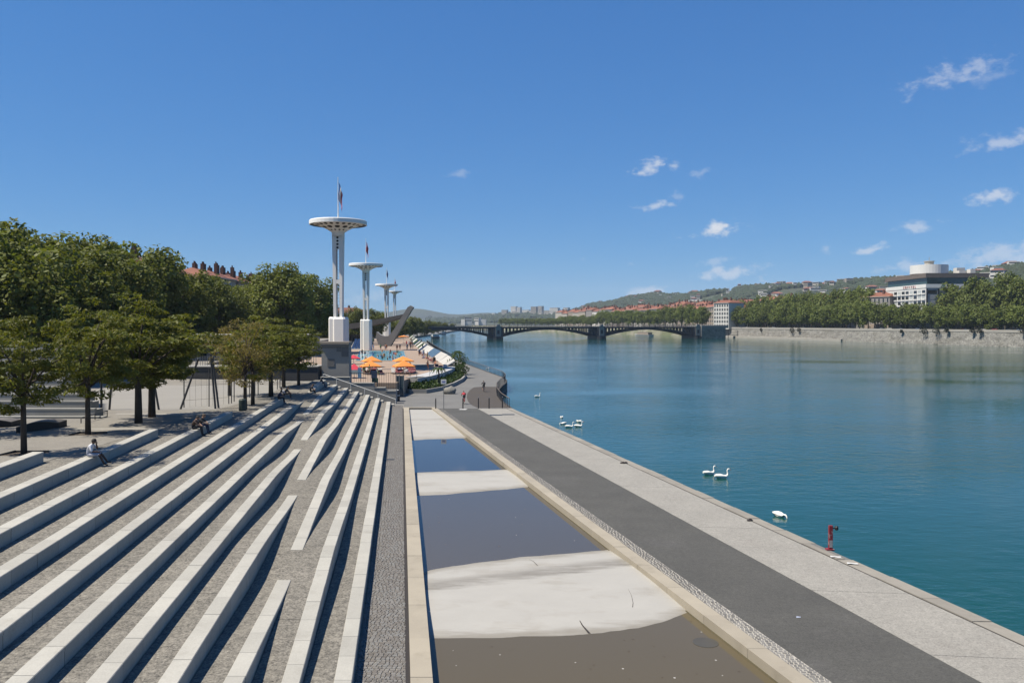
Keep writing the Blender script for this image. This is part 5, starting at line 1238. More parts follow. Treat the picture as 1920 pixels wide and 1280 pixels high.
# ---- cars parked on the far quay
def car_mesh():
    S = MB(); prof = [(-2.1, .35), (-2.15, .75), (-1.95, .95), (-1.35, 1.02), (-.75, 1.42), (.75, 1.45), (1.4, 1.0), (2.05, .88), (2.15, .6), (2.1, .35)]
    rings = [[(x * (1 if abs(y) < .8 else .98), y * (.86 if z > 1.2 else 1), z) for x, z in prof] for y in (-.85, -.8, .8, .85)]
    S.loft(rings); return S
car_w = MB()
for x in (-1.3, 1.3):
    for y in (-.82, .82): car_w.tube([(x, y - .1, .32), (x, y + .1, .32)], .32, 10)
wheel_me = MB().tube([(0, -.1, 0), (0, .1, 0)], .32, 10).mesh('wheel', m_black)
glass_me = MB().box(-1.05, 1.0, -.79, .79, 1.05, 1.36).mesh('glazing', m_glass)
cols = [('white', (.7, .7, .7)), ('silver', (.4, .41, .42)), ('dark', (.03, .03, .035)), ('blue', (.05, .09, .2)), ('red', (.35, .03, .03))]
car_mes = [car_mesh().mesh('body', plain('car_' + n, c, .3)) for n, c in cols]
rr = random.Random(17)
for j in range(34):
    px = rr.uniform(1375, 1915); D = bD(px, rr.choice((4.5, 8.5)) + (8 if px < 1640 else 0)); q = AT(px, 612, D); c_ = rr.choice((0, 0, 1, 2, 2, 3, 4))
    t = thing('parked_car', cols[c_][0] + ' car parked under the trees of the far quay', 'car', (q.x, q.y, 5.8), ba + rr.choice((0, math.pi)), group=cols[c_][0] + ' cars on the far quay')
    inst('body', car_mes[c_], t); inst('glazing', glass_me, t, sc=(1, 1.0, 1))
    for x in (-1.3, 1.3):
        for y in (-.78, .78): inst('wheel', wheel_me, t, (x, y, .32))
for px in (1372, 1422, 1462, 1582, 1640, 1750, 1802, 1858, 1900): D = bD(px, 12 if px < 1640 else 5); q = AT(px, 612, D); lamp((q.x, q.y, 5.8), 9, 'pale slim street lamp on the far quay', 'far quay lamps', px % 20 > 5)
# ---- boats
def boat(p, rz, L, w, h, label, hull, cab, stripes=True):
    t = thing('boat', label, 'boat', p, rz); S = MB()
    rings = []
    for i in range(9):
        u = i / 8; ww = w * (1 if u < .6 else math.cos((u - .6) / .4 * 1.35)); zz = .25 * h * max(0, u - .6) * 2
        rings.append([(-L / 2 + L * u, -ww * .7, -.5), (-L / 2 + L * u, -ww, h + zz), (-L / 2 + L * u, ww, h + zz), (-L / 2 + L * u, ww * .7, -.5)])
    S.loft(rings); S.build('hull', hull, t)
    S = MB(); S.box(-L * .42, L * .25, -w * .75, w * .75, h - .05, h + 1.9); S.build('cabin', cab, t)
    for i in range(int(L * .6 / 1.8)): S = MB(); x = -L * .4 + i * 1.8; S.box(x, x + 1.1, -w * .75 - .03, -w * .75 + .02, h + .7, h + 1.4); S.build('window', m_glass, t)
    S = MB(); S.box(-L * .44, L * .27, -w * .82, w * .82, h + 1.9, h + 2.05); S.build('roof', cab, t)
    S = MB(); S.tube([(L * .1, 0, h + 2), (L * .1, 0, h + 6)], .08, 5); S.build('mast', m_white, t); return t
q = G(815, 634, WZ); boat((q.x, q.y, WZ), R(100), 26, 3.0, 1.4, 'white houseboat moored at the near bank before the bridge', plain('hull_dark', (.05, .06, .08)), m_white)
q = G(832, 626.5, WZ); boat((q.x, q.y, WZ), R(95), 30, 2.8, 1.2, 'long pale barge moored beyond the bridge on the near bank', plain('hull_blue', (.08, .12, .2)), m_facade[3])
q = G(1206, 630, WZ); boat((q.x, q.y, WZ), R(108), 30, 2.6, 1.5, 'white and brown boat seen under the bridge arch next to the far bank', plain('hull_white', (.6, .58, .55)), m_facade[2])
# ---- landing stages on the far bank
for j, (px, py) in enumerate(((1338, 627), (1374, 627))):
    q = AT(px, py, bD(px, -2)); t = thing('landing_stage', 'small dark landing stage at the far quay ' + ('next to the bridge abutment' if j == 0 else 'a little away from the bridge'), 'landing stage', (q.x, q.y, WZ))
    S = MB(); S.box(-4, 4, -1.5, 1.5, 1.9, 2.2); S.build('platform', m_iron, t)
    for x in (-3.5, 3.5): S = MB(); S.tube([(x, 0, -1), (x, 0, 6)], .2, 6); S.build('pile', m_iron, t)

# ================================================================ hills
SKY = [(700, 592, 5800), (760, 593, 5200), (800, 598, 4600), (850, 598, 4400), (900, 593, 4200), (935, 590, 4000), (980, 588, 3800), (1030, 590, 3600), (1075, 583, 3300), (1095, 574, 3200), (1150, 567, 3000), (1180, 559, 2900), (1200, 556, 2850), (1230, 553, 2750), (1260, 556, 2650), (1300, 551, 2500), (1350, 547, 2350), (1400, 542, 2200), (1450, 537, 2100), (1500, 535, 2000), (1550, 533, 1900), (1600, 529, 1800), (1650, 523, 1700), (1700, 521, 1620), (1760, 517, 1540), (1800, 519, 1480), (1840, 509, 1400), (1880, 502, 1330), (1920, 499, 1280), (2000, 495, 1200), (2150, 490, 1100), (2400, 485, 1000)]
def skyl(px):
    for (a, ya, da), (b, yb, db) in zip(SKY, SKY[1:]):
        if px <= b: t = (px - a) / (b - a); return ya + (yb - ya) * t, da + (db - da) * t
    return SKY[-1][1:]
m_wood = mat('wooded_hill', (.045, .065, .025), .95, .35, .012, col2=(.075, .085, .04), speck=.3, sscale=.05)
S = MB(); rings = []; NP = 150
def hillp(px, u):
    y, D = skyl(px); zt_ = CH + (605 - y) / F * D * 1.0 - 5; Dn = D * .62
    d = Dn + (D - Dn) * u if u <= 1 else D * (1 + (u - 1) * .8)
    z = 4 + (zt_ - 4) * (sm(u) if u <= 1 else 1 - .4 * sm((u - 1) * 1.4))
    xx = (px - 960) / F * d
    z += (mnoise.noise(Vector((xx * .006, d * .006, 2))) * 7 + mnoise.noise(Vector((xx * .02, d * .02, 7))) * 3) * min(1, u * 1.5)
    return Vector((xx, d, z))
for i in range(NP + 1):
    px = 700 + (2400 - 700) * i / NP; rings.append([tuple(hillp(px, j / 14 * 1.7)) for j in range(15)])
S.loft([r for r in rings], False, False); struct(S.build('hills', m_wood, smooth=True))
# the woods on the hills: a canopy of many small crowns
ico = [(0, 0, 1), (.89, 0, .45), (.28, .85, .45), (-.72, .53, .45), (-.72, -.53, .45), (.28, -.85, .45), (.72, .53, -.45), (-.28, .85, -.45), (-.89, 0, -.45), (-.28, -.85, -.45), (.72, -.53, -.45)]
icf = [(0, 1, 2), (0, 2, 3), (0, 3, 4), (0, 4, 5), (0, 5, 1), (1, 6, 2), (2, 7, 3), (3, 8, 4), (4, 9, 5), (5, 10, 1), (6, 7, 2), (7, 8, 3), (8, 9, 4), (9, 10, 5), (10, 6, 1)]
m_canopy = mat('wood_canopy', (.05, .075, .028), .95, .25, .02, col2=(.028, .045, .02), island=.4)
S = MB(); rr = random.Random(6)
for _ in range(9000):
    px = rr.uniform(800, 2000) if rr.random() < .8 else rr.uniform(1100, 1400); u = rr.uniform(.1, 1.03) ** .7; p = hillp(px, u)
    if mnoise.noise(Vector((p.x * .004, p.y * .004, 9))) > .32: continue
    r_ = rr.uniform(4, 8.5) * (1 + p.y / 6000); 
    S.add([(p.x + v[0] * r_ * rr.uniform(.75, 1.2), p.y + v[1] * r_, p.z + r_ * .3 + v[2] * r_ * rr.uniform(.7, 1.1)) for v in ico], icf)
tag(S.build('hill_woods', m_canopy), 'dark wooded slopes of the hills beyond the city', 'woods', kind='stuff')
# faint far mountains
S = MB(); rings = []
for i in range(40):
    px = 500 + i * 18; q = AT(px, 589 - 9 * max(0, 1 - abs(px - 760) / 130) - 3 * math.sin(px * .05), 6400); rings.append([(q.x, q.y, -5), tuple(q), (q.x, q.y + 700, -5)])
S.loft(rings, False, False); struct(S.build('far_hills', m_wood, smooth=True))
# villas and blocks on the slopes
rr = random.Random(14)
m_band = []
def block(px, y0, y1, w_px, u, label, group, fm, cat='building', rz=None, roof=False, D=None):
    yy, Ds = skyl(px); D = D or Ds * (.62 + .38 * u); q = AT(px, y1, D); w = w_px * D / F; top = AT(px, y0, D).z; h = top - q.z
    t = thing('hill_building', label, cat, (q.x, q.y, q.z + 1), rz if rz is not None else rr.uniform(-.95, .05), group)
    d = min(w, 14); S = MB(); S.box(-w / 2, w / 2, 0, d, -12, h + 2); S.build('wall', fm, t)
    fl = max(1, int((h) / 4.5))
    if h > 9:
        for f in range(fl): S = MB(); z = 2 + (f + .45) * h / fl; S.box(-w / 2 + .6, w / 2 - .6, -.06, .05, z, z + h / fl * .38); S.build('window_band', m_sky_glass, t)
    if roof:
        S = MB(); e = .8; S.add([(-w / 2 - e, -e, h + 2.002), (w / 2 + e, -e, h + 2.002), (w / 2 + e, d + e, h + 2.002), (-w / 2 - e, d + e, h + 2.002), (-w / 4, d / 2, h + 2 + w * .16), (w / 4, d / 2, h + 2 + w * .16)], [(0, 1, 5, 4), (1, 2, 5), (2, 3, 4, 5), (3, 0, 4)]); S.build('roof', m_tile, t)
for (px, y0, y1, w) in ((945, 582, 592, 12), (962, 575.5, 592, 13), (972, 577, 592, 8), (967, 584, 596, 18), (985, 582, 595, 16), (1000, 576, 592, 13), (1012, 575, 592, 10), (995, 584, 596, 14), (1038, 578, 590, 20), (1060, 578, 588, 12), (925, 588, 597, 9), (1025, 583, 596, 16), (1018, 590, 600, 22), (905, 592, 600, 7), (1005, 590, 600, 14)):
    block(px, y0, y1, w, .8, 'pale high-rise block among the towers on the distant slope', 'distant high-rise blocks', m_facade[rr.choice((1, 3, 3, 0))], rz=rr.uniform(-.95, -.45))
for (px, y0, y1, w) in ((878, 597, 606, 14), (893, 598, 607, 10), (868, 601, 608, 8), (905, 601, 608, 12)): block(px, y0, y1, w, .5, 'angular pale metal-clad building beyond the bridge', 'angular pale buildings', m_facade[3], D=1900)
for j in range(120):
    px = rr.uniform(1070, 1920); u = rr.uniform(.45, .98) if px > 1300 else rr.uniform(.2, .95); p = hillp(px, u); yy = 640 - F * math.tan(math.atan((p.z - CH) / p.y) - PITCH) if False else 605 - (p.z - CH) * F / p.y
    hgt = rr.uniform(7, 13); w = rr.uniform(9, 22)
    block(px, yy - hgt * F / p.y, yy, w * F / p.y, u, ('pale villa' if j % 3 else 'red-roofed villa') + ' on the wooded hillside', 'pale hillside villas' if j % 3 else 'red-roofed hillside villas', m_facade[rr.choice((1, 3, 3, 0))], 'house', roof=(j % 3 == 0), D=p.y)
for (px, y0, y1, w) in ((1612, 524, 530, 10), (1622, 524, 530, 9), (1634, 523, 530, 10), (1480, 532, 538, 14), (1300, 549, 553, 20), (1240, 553, 556, 12), (1845, 507, 515, 26), (1870, 500, 508, 18), (1900, 497, 505, 30), (1880, 508, 516, 26), (1575, 532, 538, 20)):
    block(px, y0, y1, w, .99, 'long pale building standing on the ridge of the hill', 'ridge buildings', m_facade[rr.choice((1, 3, 4))], roof=rr.random() < .4)
# ================================================================ the air
S = MB(); S.box(-7200, 7200, -260, 7600, -7.5, 330); hz = S.build('haze', None)
hm = bpy.data.materials.new('haze_air'); hm.use_nodes = True; hn = hm.node_tree.nodes; hn.remove(hn['Principled BSDF'])
pv_ = hn.new('ShaderNodeVolumePrincipled'); pv_.inputs['Color'].default_value = (.66, .80, .97, 1); pv_.inputs['Density'].default_value = .00007; pv_.inputs['Anisotropy'].default_value = 0.0
hm.node_tree.links.new(pv_.outputs[0], hn['Material Output'].inputs['Volume']); hz.data.materials.clear(); hz.data.materials.append(hm)
tag(hz, 'thin blue summer haze over the river valley', 'haze', kind='stuff')

# ================================================================ people
def person_mesh(name, J, fat=1.0, fingers=True):
    """J: joints of one posed body (metres); one skinned mesh, face regions by nearest bone"""
    E = [('pelvis', 'waist', 2), ('waist', 'chest', 1), ('chest', 'neck', 1), ('neck', 'head', 0), ('chest', 'shl', 1), ('chest', 'shr', 1), ('shl', 'ell', 1), ('shr', 'elr', 1), ('ell', 'wrl', 0), ('elr', 'wrr', 0), ('wrl', 'hal', 0), ('wrr', 'har', 0),
         ('pelvis', 'hil', 2), ('pelvis', 'hir', 2), ('hil', 'knl', 2), ('hir', 'knr', 2), ('knl', 'anl', 3), ('knr', 'anr', 3), ('anl', 'tol', 4), ('anr', 'tor', 4)]
    rad = dict(pelvis=.135, waist=.125, chest=.145, neck=.06, head=.075, shl=.075, shr=.075, ell=.048, elr=.048, wrl=.034, wrr=.034, hal=.032, har=.032, hil=.1, hir=.1, knl=.065, knr=.065, anl=.042, anr=.042, tol=.032, tor=.032)
    names = list(rad); V = [J[n] for n in names]; idx = {n: i for i, n in enumerate(names)}
    me = bpy.data.meshes.new(name); me.from_pydata(V, [(idx[a], idx[b]) for a, b, _ in E], []); ob = bpy.data.objects.new(name, me); COL.objects.link(ob)
    md = ob.modifiers.new('skin', 'SKIN'); md.use_smooth_shade = True
    for i, n in enumerate(names):
        sv = me.skin_vertices[0].data[i]; r_ = rad[n] * (fat if n in ('pelvis', 'waist', 'chest') else 1); sv.radius = (r_ * (1.2 if n in ('chest', 'waist', 'pelvis') else 1), r_); sv.use_root = (n == 'pelvis')
    ob.modifiers.new('sub', 'SUBSURF').levels = 1; ob.modifiers['sub'].render_levels = 1
    dg = bpy.context.evaluated_depsgraph_get(); out = bpy.data.meshes.new_from_object(ob.evaluated_get(dg)); bpy.data.objects.remove(ob)
    S = MB(); S.v = [tuple(v.co) for v in out.vertices]; S.f = [tuple(p.vertices) for p in out.polygons]
    segs = [(Vector(J[a]), Vector(J[b]), r_) for a, b, r_ in E]
    def near(c):
        best = (9, 0)
        for a, b, r_ in segs:
            d = b - a; t = max(0, min(1, (c - a).dot(d) / max(1e-6, d.dot(d)))); q = (c - a - d * t).length
            if q < best[0]: best = (q, r_, t)
        return best[1]
    S.m = [near(p.center) for p in out.polygons]
    # the bare part of the upper arm is below the sleeve
    h = Vector(J['head']); up = (h - Vector(J['neck'])).normalized(); fw = Vector(J['face']).normalized(); sd = up.cross(fw)
    def fr(x, y, z): return h + sd * x + fw * y + up * z
    o = len(S.v); T_ = MB(); T_.ball((0, 0, 0), (.078, .098, .118), 14, 10)
    S.add([fr(v[0], v[1], v[2] + .03) for v in T_.v], T_.f, 0)
    for q, r_ in (((0, .1, .02), (.014, .02, .024)), ((.078, 0, .02), (.012, .02, .03)), ((-.078, 0, .02), (.012, .02, .03))):
        T_ = MB(); T_.ball(q, r_, 6, 5); S.add([fr(*v) for v in T_.v], T_.f, 0)
    for q, r_ in (((.03, .088, .045), (.012, .008, .007)), ((-.03, .088, .045), (.012, .008, .007)), ((0, .094, -.025), (.024, .008, .006))):
        T_ = MB(); T_.ball(q, r_, 6, 5); S.add([fr(*v) for v in T_.v], T_.f, 5)
    T_ = MB(); T_.ball((0, -.014, .055), (.086, .1, .105), 14, 9); S.add([fr(v[0], v[1], v[2]) for v in T_.v if True], [f for f in T_.f], 5) if False else None
    if fingers:
        for s_, w, e in (('hal', 'wrl', 1), ('har', 'wrr', -1)):
            a = Vector(J[s_]); d = (a - Vector(J[w])).normalized(); sdv = d.cross(Vector((0, 0, 1)));
            if sdv.length < .1: sdv = Vector((1, 0, 0))
            sdv.normalize(); dn = sdv.cross(d)
            for i, L in enumerate((.07, .08, .075, .06)):
                b = a + sdv * (-.03 + i * .02); S.tube([b, b + d * L * .55 - dn * .004, b + d * L * .9 - dn * .02 * (1 if dn.z > 0 else -1)], [.009, .008, .006], 5, mi=0)
            b = a - d * .03 + sdv * -.03; S.tube([b, b + d * .03 - sdv * .03, b + d * .06 - sdv * .035], [.011, .009, .007], 5, mi=0)
    me2 = S.mesh(name, [None] * 6, True)
    H = MB(); H.ball((0, -.018, .052), (.088, .102, .108), 14, 9); keep = []
    Hm = MB(); Hm.v = [tuple(fr(*v)) for v in H.v]
    Hm.f = [f for f in H.f if not (sum(H.v[i][1] for i in f) / len(f) > .045 and sum(H.v[i][2] for i in f) / len(f) < .085)]; Hm.m = [0] * len(Hm.f)
    return me2, Hm.mesh('hair', None, True)
def sym(**k):
    J = {}
    for n, v in k.items():
        J[n] = v
        if n.endswith('l') and n[:-1] + 'r' not in k and len(n) == 3: J[n[:-1] + 'r'] = (-v[0], v[1], v[2])
    return J
# origin: seat for the sitting poses, ground for the others; all face +y
SIT = sym(pelvis=(0, -.05, .1), waist=(0, -.03, .28), chest=(0, .04, .46), neck=(0, .12, .58), head=(0, .16, .67), face=(0, 1, -.3), shl=(.19, .06, .5), ell=(.25, .16, .27), wrl=(.1, .4, .22), hal=(.05, .46, .22), elr=(-.2, .24, .32), wrr=(-.06, .24, .56), har=(-.03, .25, .62), hil=(.1, -.02, .1), knl=(.13, .42, .12), anl=(.12, .62, -.3), tol=(.13, .8, -.37), knr=(-.1, .42, .13), anr=(-.1, .7, -.26), tor=(-.1, .86, -.3))
SIT2 = sym(pelvis=(0, -.05, .1), waist=(0, -.02, .28), chest=(0, .06, .46), neck=(0, .16, .57), head=(0, .22, .66), face=(0, 1, -.5), shl=(.19, .08, .5), ell=(.24, .26, .3), wrl=(.12, .44, .2), hal=(.06, .5, .18), hil=(.1, -.02, .1), knl=(.14, .42, .14), anl=(.13, .5, -.33), tol=(.14, .66, -.39))
STAND = sym(pelvis=(0, 0, .95), waist=(0, .01, 1.12), chest=(0, 0, 1.32), neck=(0, .01, 1.47), head=(0, .03, 1.58), face=(0, 1, 0), shl=(.19, 0, 1.4), ell=(.25, -.03, 1.12), wrl=(.26, .06, .88), hal=(.26, .09, .79), hil=(.1, 0, .9), knl=(.11, .03, .5), anl=(.11, -.02, .08), tol=(.13, .17, .03))
WALK = dict(STAND); WALK.update(knl=(.1, .2, .52), anl=(.1, .26, .1), tol=(.1, .44, .06), knr=(-.1, .02, .5), anr=(-.1, -.3, .14), tor=(-.1, -.15, .03), ell=(.25, -.16, 1.14), wrl=(.24, -.22, .9), hal=(.24, -.22, .81), wrr=(-.24, .22, .96), har=(-.24, .28, .9))
LIE = sym(pelvis=(0, 0, .45), waist=(0, .18, .47), chest=(0, .36, .52), neck=(0, .5, .62), head=(0, .58, .68), face=(0, -.5, 1), shl=(.19, .42, .55), ell=(.26, .2, .5), wrl=(.24, -.04, .44), hal=(.23, -.12, .43), hil=(.1, -.04, .44), knl=(.12, -.45, .5), anl=(.12, -.85, .42), tol=(.13, -.95, .5))
RIDE = sym(pelvis=(0, -.2, .98), waist=(0, -.1, 1.14), chest=(0, .06, 1.3), neck=(0, .18, 1.42), head=(0, .24, 1.51), face=(0, 1, -.1), shl=(.19, .08, 1.34), ell=(.27, .3, 1.16), wrl=(.23, .5, 1.04), hal=(.22, .56, 1.02), hil=(.1, -.16, .95), knl=(.12, .2, .72), anl=(.12, .1, .3), tol=(.12, .26, .25), knr=(-.12, .14, .58), anr=(-.12, -.04, .18), tor=(-.12, .14, .13))
POSE = {n: person_mesh('body', j) for n, j in (('sit', SIT), ('sit2', SIT2), ('stand', STAND), ('walk', WALK), ('lie', LIE), ('ride', RIDE))}
def C_(n, c): return plain(n, c, .8)
skin_l, skin_d, skin_t = C_('skin_light', (.75, .50, .38)), C_('skin_dark', (.14, .08, .055)), C_('skin_tan', (.50, .30, .21))
cl = dict(white=C_('cloth_white', (1.0, 1.0, 1.05)), black=C_('cloth_black', (.03, .03, .035)), navy=C_('cloth_navy', (.03, .05, .12)), red=C_('cloth_red', (.55, .03, .05)), grey=C_('cloth_grey', (.25, .25, .26)), blue=C_('cloth_blue', (.15, .28, .6)), khaki=C_('cloth_khaki', (.30, .27, .2)), pale=C_('cloth_pale', (.62, .64, .75)), orange=C_('cloth_orange', (.7, .2, .05)), green=C_('cloth_green', (.08, .25, .12)))
hairs = [C_('hair_black', (.02, .018, .016)), C_('hair_brown', (.10, .06, .035)), C_('hair_fair', (.35, .26, .14))]
def person(pose, p, rz, label, skin, top, legs, shin, shoe, hair=0, group=None, sc=1.0, cat='person'):
    t = thing('person', label, cat, p, rz, group); t.scale = (sc, sc, sc); me, hm_ = POSE[pose]
    b = inst('body', me, t)
    for i, m in enumerate((skin, top, legs, shin, shoe, hairs[0])): b.material_slots[i].link = 'OBJECT'; b.material_slots[i].material = m
    h = inst('hair', hm_, t); 
    if not hm_.materials: hm_.materials.append(None)
    h.material_slots[0].link = 'OBJECT'; h.material_slots[0].material = hairs[hair]; return t
FACE = R(-90) + math.atan(CU) * 0                                    # towards the river
def on_step(k, px, py): z = k * H + .012; p = G(px, py, z); u = UK[k] - .2; return Vector((U(u, p.y)[0], p.y, z))
person('sit', on_step(10, 190, 856), R(-82), 'man in a white T-shirt sitting alone on the stone step, hand at his face', skin_d, cl['white'], cl['pale'], skin_d, cl['black'])
q = on_step(9, 396, 800); person('sit2', q, R(-88), 'person in black sitting on the bench end in the tree shade, bent over', skin_t, cl['black'], cl['navy'], cl['navy'], cl['black'], 1)
q = on_step(9, 391, 802); person('sit2', q + Vector((-.05, -.55, 0)), R(-80), 'person in a brown top sitting close beside the one in black', skin_t, C_('cloth_brown', (.12, .07, .05)), cl['black'], cl['black'], cl['black'], 0)
def on_plaza(px, py): return Gp(px, py)
for (k, px, py, top, lab) in ((8, 541, 742, 'pale', 'person with a pale blue back sitting at the long step end'), (8, 551, 740, 'black', 'person in black sitting at the step end next to the pale blue one'), (8, 531, 748, 'navy', 'person in navy sitting on the long step a little apart from the shaded group')):
    q = on_step(k, px, py); person('sit2', q, R(-85) if top != 'pale' else R(120), lab, skin_t, cl[top], cl['black'], cl['black'], cl['grey'], 0)
q = Vector((*U(UK[7] - .2, 84.5), T(7, 84.5))); person('sit2', q + Vector((0, 0, .02)), R(-85), 'person in black sitting on the stone in the shade below the seated group', skin_t, cl['black'], cl['black'], cl['black'], cl['grey'], 1)
q = Vector((*U(UK[7] - .2, 95.0), 7 * H + .012)); person('sit2', q, R(-80), 'person in dark clothes sitting alone near the top of the handrail', skin_t, cl['black'], cl['navy'], cl['navy'], cl['black'], 0)
q = Gp(340, 716); person('walk', q, R(60), 'dark figure walking on the far side of the ball court', skin_t, cl['black'], cl['black'], cl['black'], cl['black'], 0)
# ---- cyclists
def bicycle(p, rz, label):
    t = thing('bicycle', label, 'bicycle', p, rz); mb = m_black
    for y in (-.52, .52):
        S = MB(); n = 20; R_ = .33
        S.tube([(0, y + R_ * math.cos(2 * math.pi * i / n), .34 + R_ * math.sin(2 * math.pi * i / n)) for i in range(n + 1)], .022, 6, cap=False); w = S.build('wheel', mb, t)
        S = MB(); S.tube([(-.04, y, .34), (.04, y, .34)], .03, 8)
        for i in range(8): a = i * math.pi / 4; S.tube([(0, y, .34), (0, y + .32 * math.cos(a), .34 + .32 * math.sin(a))], .004, 3)
        S.build('spokes', m_steel, w)
    S = MB()
    for a, b in (((0, -.52, .34), (0, -.05, .3)), ((0, -.05, .3), (0, -.2, .85)), ((0, -.52, .34), (0, -.17, .78)), ((0, -.05, .3), (0, .4, .82)), ((0, -.17, .78), (0, .4, .86)), ((0, .52, .34), (0, .38, .95))): S.tube([a, b], .02, 6)
    S.build('frame', cl['red'] if 'red' in label else cl['navy'], t)
    S = MB(); S.tube([(-.26, .52, 1.0), (-.1, .4, 1.0), (.1, .4, 1.0), (.26, .52, 1.0)], .015, 6); S.build('handlebar', mb, t)
    S = MB(); S.ball((0, -.22, .88), (.07, .14, .04), 10, 6); S.build('saddle', mb, t)
    S = MB(); S.tube([(-.14, -.02, .2), (-.05, -.05, .3), (.05, -.05, .3), (.14, -.05, .38)], .015, 5); S.build('pedals', mb, t)
    return t
p = G(870, 757, 0); bicycle((p.x, p.y, .004), R(12), 'bicycle ridden by the cyclist in red')
person('ride', (p.x, p.y, .004), R(12), 'cyclist in a red top riding away along the promenade', skin_t, cl['red'], cl['black'], skin_t, cl['black'], 0)
p = G(907, 734, 0); bicycle((p.x, p.y, .008), R(8), 'dark bicycle ridden by the cyclist in black')
person('ride', (p.x, p.y, .008), R(8), 'cyclist in black riding over the dark paving', skin_t, cl['black'], cl['black'], skin_t, cl['grey'], 1)
# ---- bathers
rr = random.Random(77); sk = [skin_l, skin_t, skin_t]; tops = ['red', 'blue', 'black', 'navy', 'green', 'orange', 'white']
def bather(pose, px, py, i, grp, lab, z=DZ, dz=0.0):
    q = G(px, py, z); s_ = sk[i % 3]; c_ = cl[tops[i % 7]]
    top = s_ if i % 2 else c_
    person(pose, (q.x, q.y, z + dz), rr.uniform(0, 6.28) if pose != 'lie' else rr.uniform(-.3, .3), lab, s_, top, c_, s_, s_, i % 3, grp, rr.uniform(.9, 1.05))
for i in range(46): bather('stand', rr.uniform(678, 756), rr.uniform(658.5, 675), i, 'swimmers in the pool', 'swimmer standing in the pool water', DZ, -rr.uniform(.75, 1.35))
for i in range(16): bather('stand', rr.uniform(680, 800), rr.choice((655.3, 655.6, 654.8)), i, 'bathers on the far pool edge', 'bather standing on the far edge of the pool')
for i in range(24):
    t = rr.random(); bather(rr.choice(('stand', 'lie', 'sit2', 'lie')), 782 + t * 34 + rr.uniform(-4, 3), 660 + t * 24 + rr.uniform(-1, 2), i, 'bathers along the white screens', 'bather resting or standing beside the white parapet screens', DZ, .02)
for i in range(26):
    x = rr.choice((rr.uniform(682, 712), rr.uniform(735, 780))); bather(rr.choice(('lie', 'sit2', 'stand', 'lie')), x, rr.uniform(694, 703), i, 'bathers under the parasols', 'bather on the sun deck under the orange parasols', DZ, .02)
for i in range(10): bather('stand', rr.uniform(760, 780), rr.uniform(646, 651), i, 'bathers beyond the arm', 'bather on the terrace beyond the concrete arm')
bather('walk', 802, 694, 5, None, 'bather in an orange swimsuit walking on the open sun deck'); bather('stand', 812, 684, 3, None, 'bather standing by the blue screen of the parapet')
for i in range(9): bather('stand', rr.uniform(768, 792), rr.uniform(640, 646), i + 3, 'distant bathers at the far terrace end', 'distant bather at the far end of the terrace')

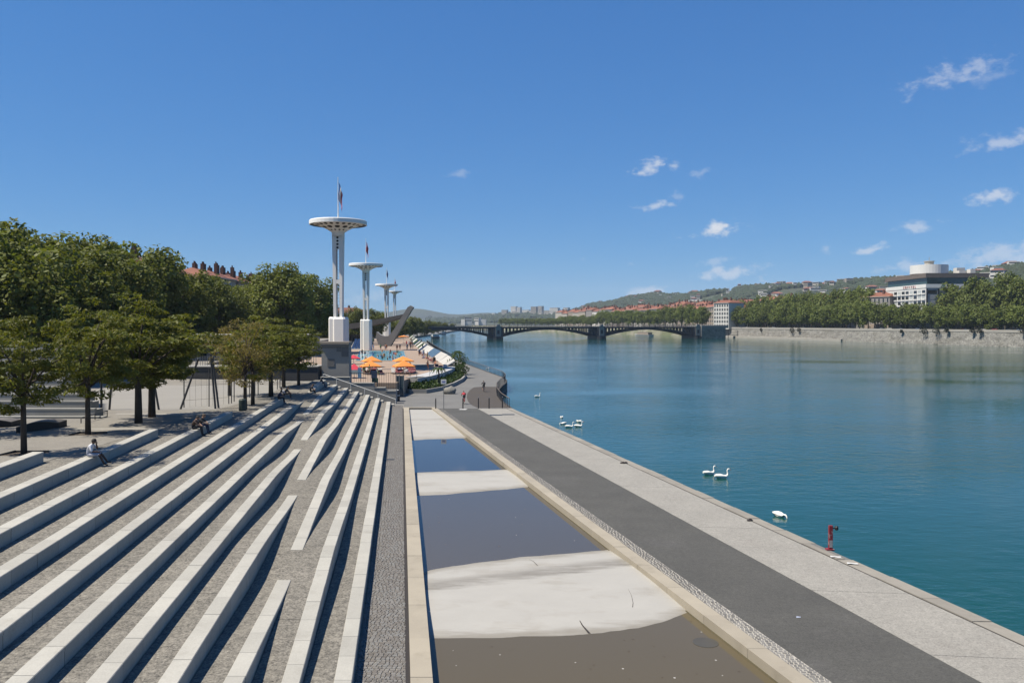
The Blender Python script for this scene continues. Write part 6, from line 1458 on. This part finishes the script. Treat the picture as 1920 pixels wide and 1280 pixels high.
# ================================================================ swans
m_swan = mat('swan_feathers', (1.2, 1.18, 1.12), .8, .04, 8.0, bump=.3, bscale=20); m_beak = plain('swan_beak', (.75, .25, .04), .5); m_mask = plain('swan_mask', (.02, .02, .02), .5)
def swan_meshes(head_down):
    path = [(-.62, .20, .02, .02), (-.5, .17, .10, .06), (-.3, .15, .20, .14), (-.05, .13, .24, .18), (.18, .14, .21, .16), (.34, .19, .13, .12)]      # y, z, half width, half height
    if head_down: nk = [(.42, .25, .075), (.50, .26, .06), (.58, .20, .05), (.63, .10, .045), (.66, -.02, .05)]
    else: nk = [(.41, .28, .085), (.45, .40, .062), (.42, .54, .05), (.40, .66, .046), (.45, .76, .05), (.53, .77, .055), (.61, .73, .035)]
    S = MB(); rings = []; n = 12
    for (y, z, w, h) in path: rings.append([(w * math.cos(2 * math.pi * k / n), y, z + h * math.sin(2 * math.pi * k / n)) for k in range(n)])
    pts = [Vector((0, y, z)) for y, z, r_ in nk]; prev = Vector((0, path[-1][0], path[-1][1]))
    for i, p in enumerate(pts):
        d = ((pts[i + 1] if i + 1 < len(pts) else p + (p - pts[i - 1])) - (pts[i - 1] if i else prev)).normalized(); b = Vector((1, 0, 0)).cross(d) * -1; r_ = nk[i][2]
        rings.append([tuple(p + Vector((1, 0, 0)) * (r_ * math.cos(2 * math.pi * k / n)) + b * (-r_ * math.sin(2 * math.pi * k / n)) * -1) for k in range(n)])
    S.loft(rings); body = S.mesh('body', m_swan, True)
    W = MB()
    for s_ in (-1, 1):
        rg = []
        for (y, z, w, h) in ((-.6, .27, .03, .03), (-.4, .27, .06, .08), (-.1, .24, .07, .12), (.12, .2, .05, .1), (.24, .18, .015, .03)):
            rg.append([(s_ * (.13 + (.06 if y > -.5 else -.07)) + w * math.cos(2 * math.pi * k / 8), y, z + h * math.sin(2 * math.pi * k / 8)) for k in range(8)])
        W.loft(rg)
    wing = W.mesh('wings', m_swan, True)
    B = MB()
    if head_down: B.tube([(0, .665, -.02), (0, .68, -.12)], [.03, .012], 7)
    else: B.tube([(0, .6, .735), (0, .72, .68)], [.03, .014], 7)
    return body, wing, B.mesh('beak', m_beak, True)
SW = [swan_meshes(False), swan_meshes(True)]
for (px, py, k, ang, sc, lab) in ((1330, 889, 0, -75, 1.15, 'swan of the pair off the quay that follows behind its partner'), (1354, 896, 0, -85, 1.25, 'swan of the pair off the quay that swims ahead'), (1462, 968, 1, -150, 1.1, 'swan dipping its head near the red post'),
        (1068, 801, 0, -90, 1.1, 'swan with raised neck in the middle of the group of five'), (1085, 800, 0, -100, 1.1, 'swan with curved neck at the outer end of the group of five'), (1056, 795, 1, 120, 1.0, 'feeding swan closest to the quay in the group of five'), (1085, 791, 1, 30, 1.0, 'feeding swan behind the one with the curved neck'), (1053, 783, 1, 170, .9, 'feeding swan keeping somewhat apart from the group of five'), (1008, 744, 0, -70, 1.1, 'lone swan on open water off the end of the railing'), (905, 692, 0, -60, 1.0, 'white bird on the water beside the promenade railing')):
    p = G(px, py, WZ); t = thing('swan', lab, 'swan', (p.x + (1.2 if px == 905 else 0), p.y, WZ - .03), R(ang), 'swans on the river'); t.scale = (sc * .78, sc * .78, sc * .74)
    for n_, me in zip(('body', 'wings', 'beak'), SW[k]): inst(n_, me, t)
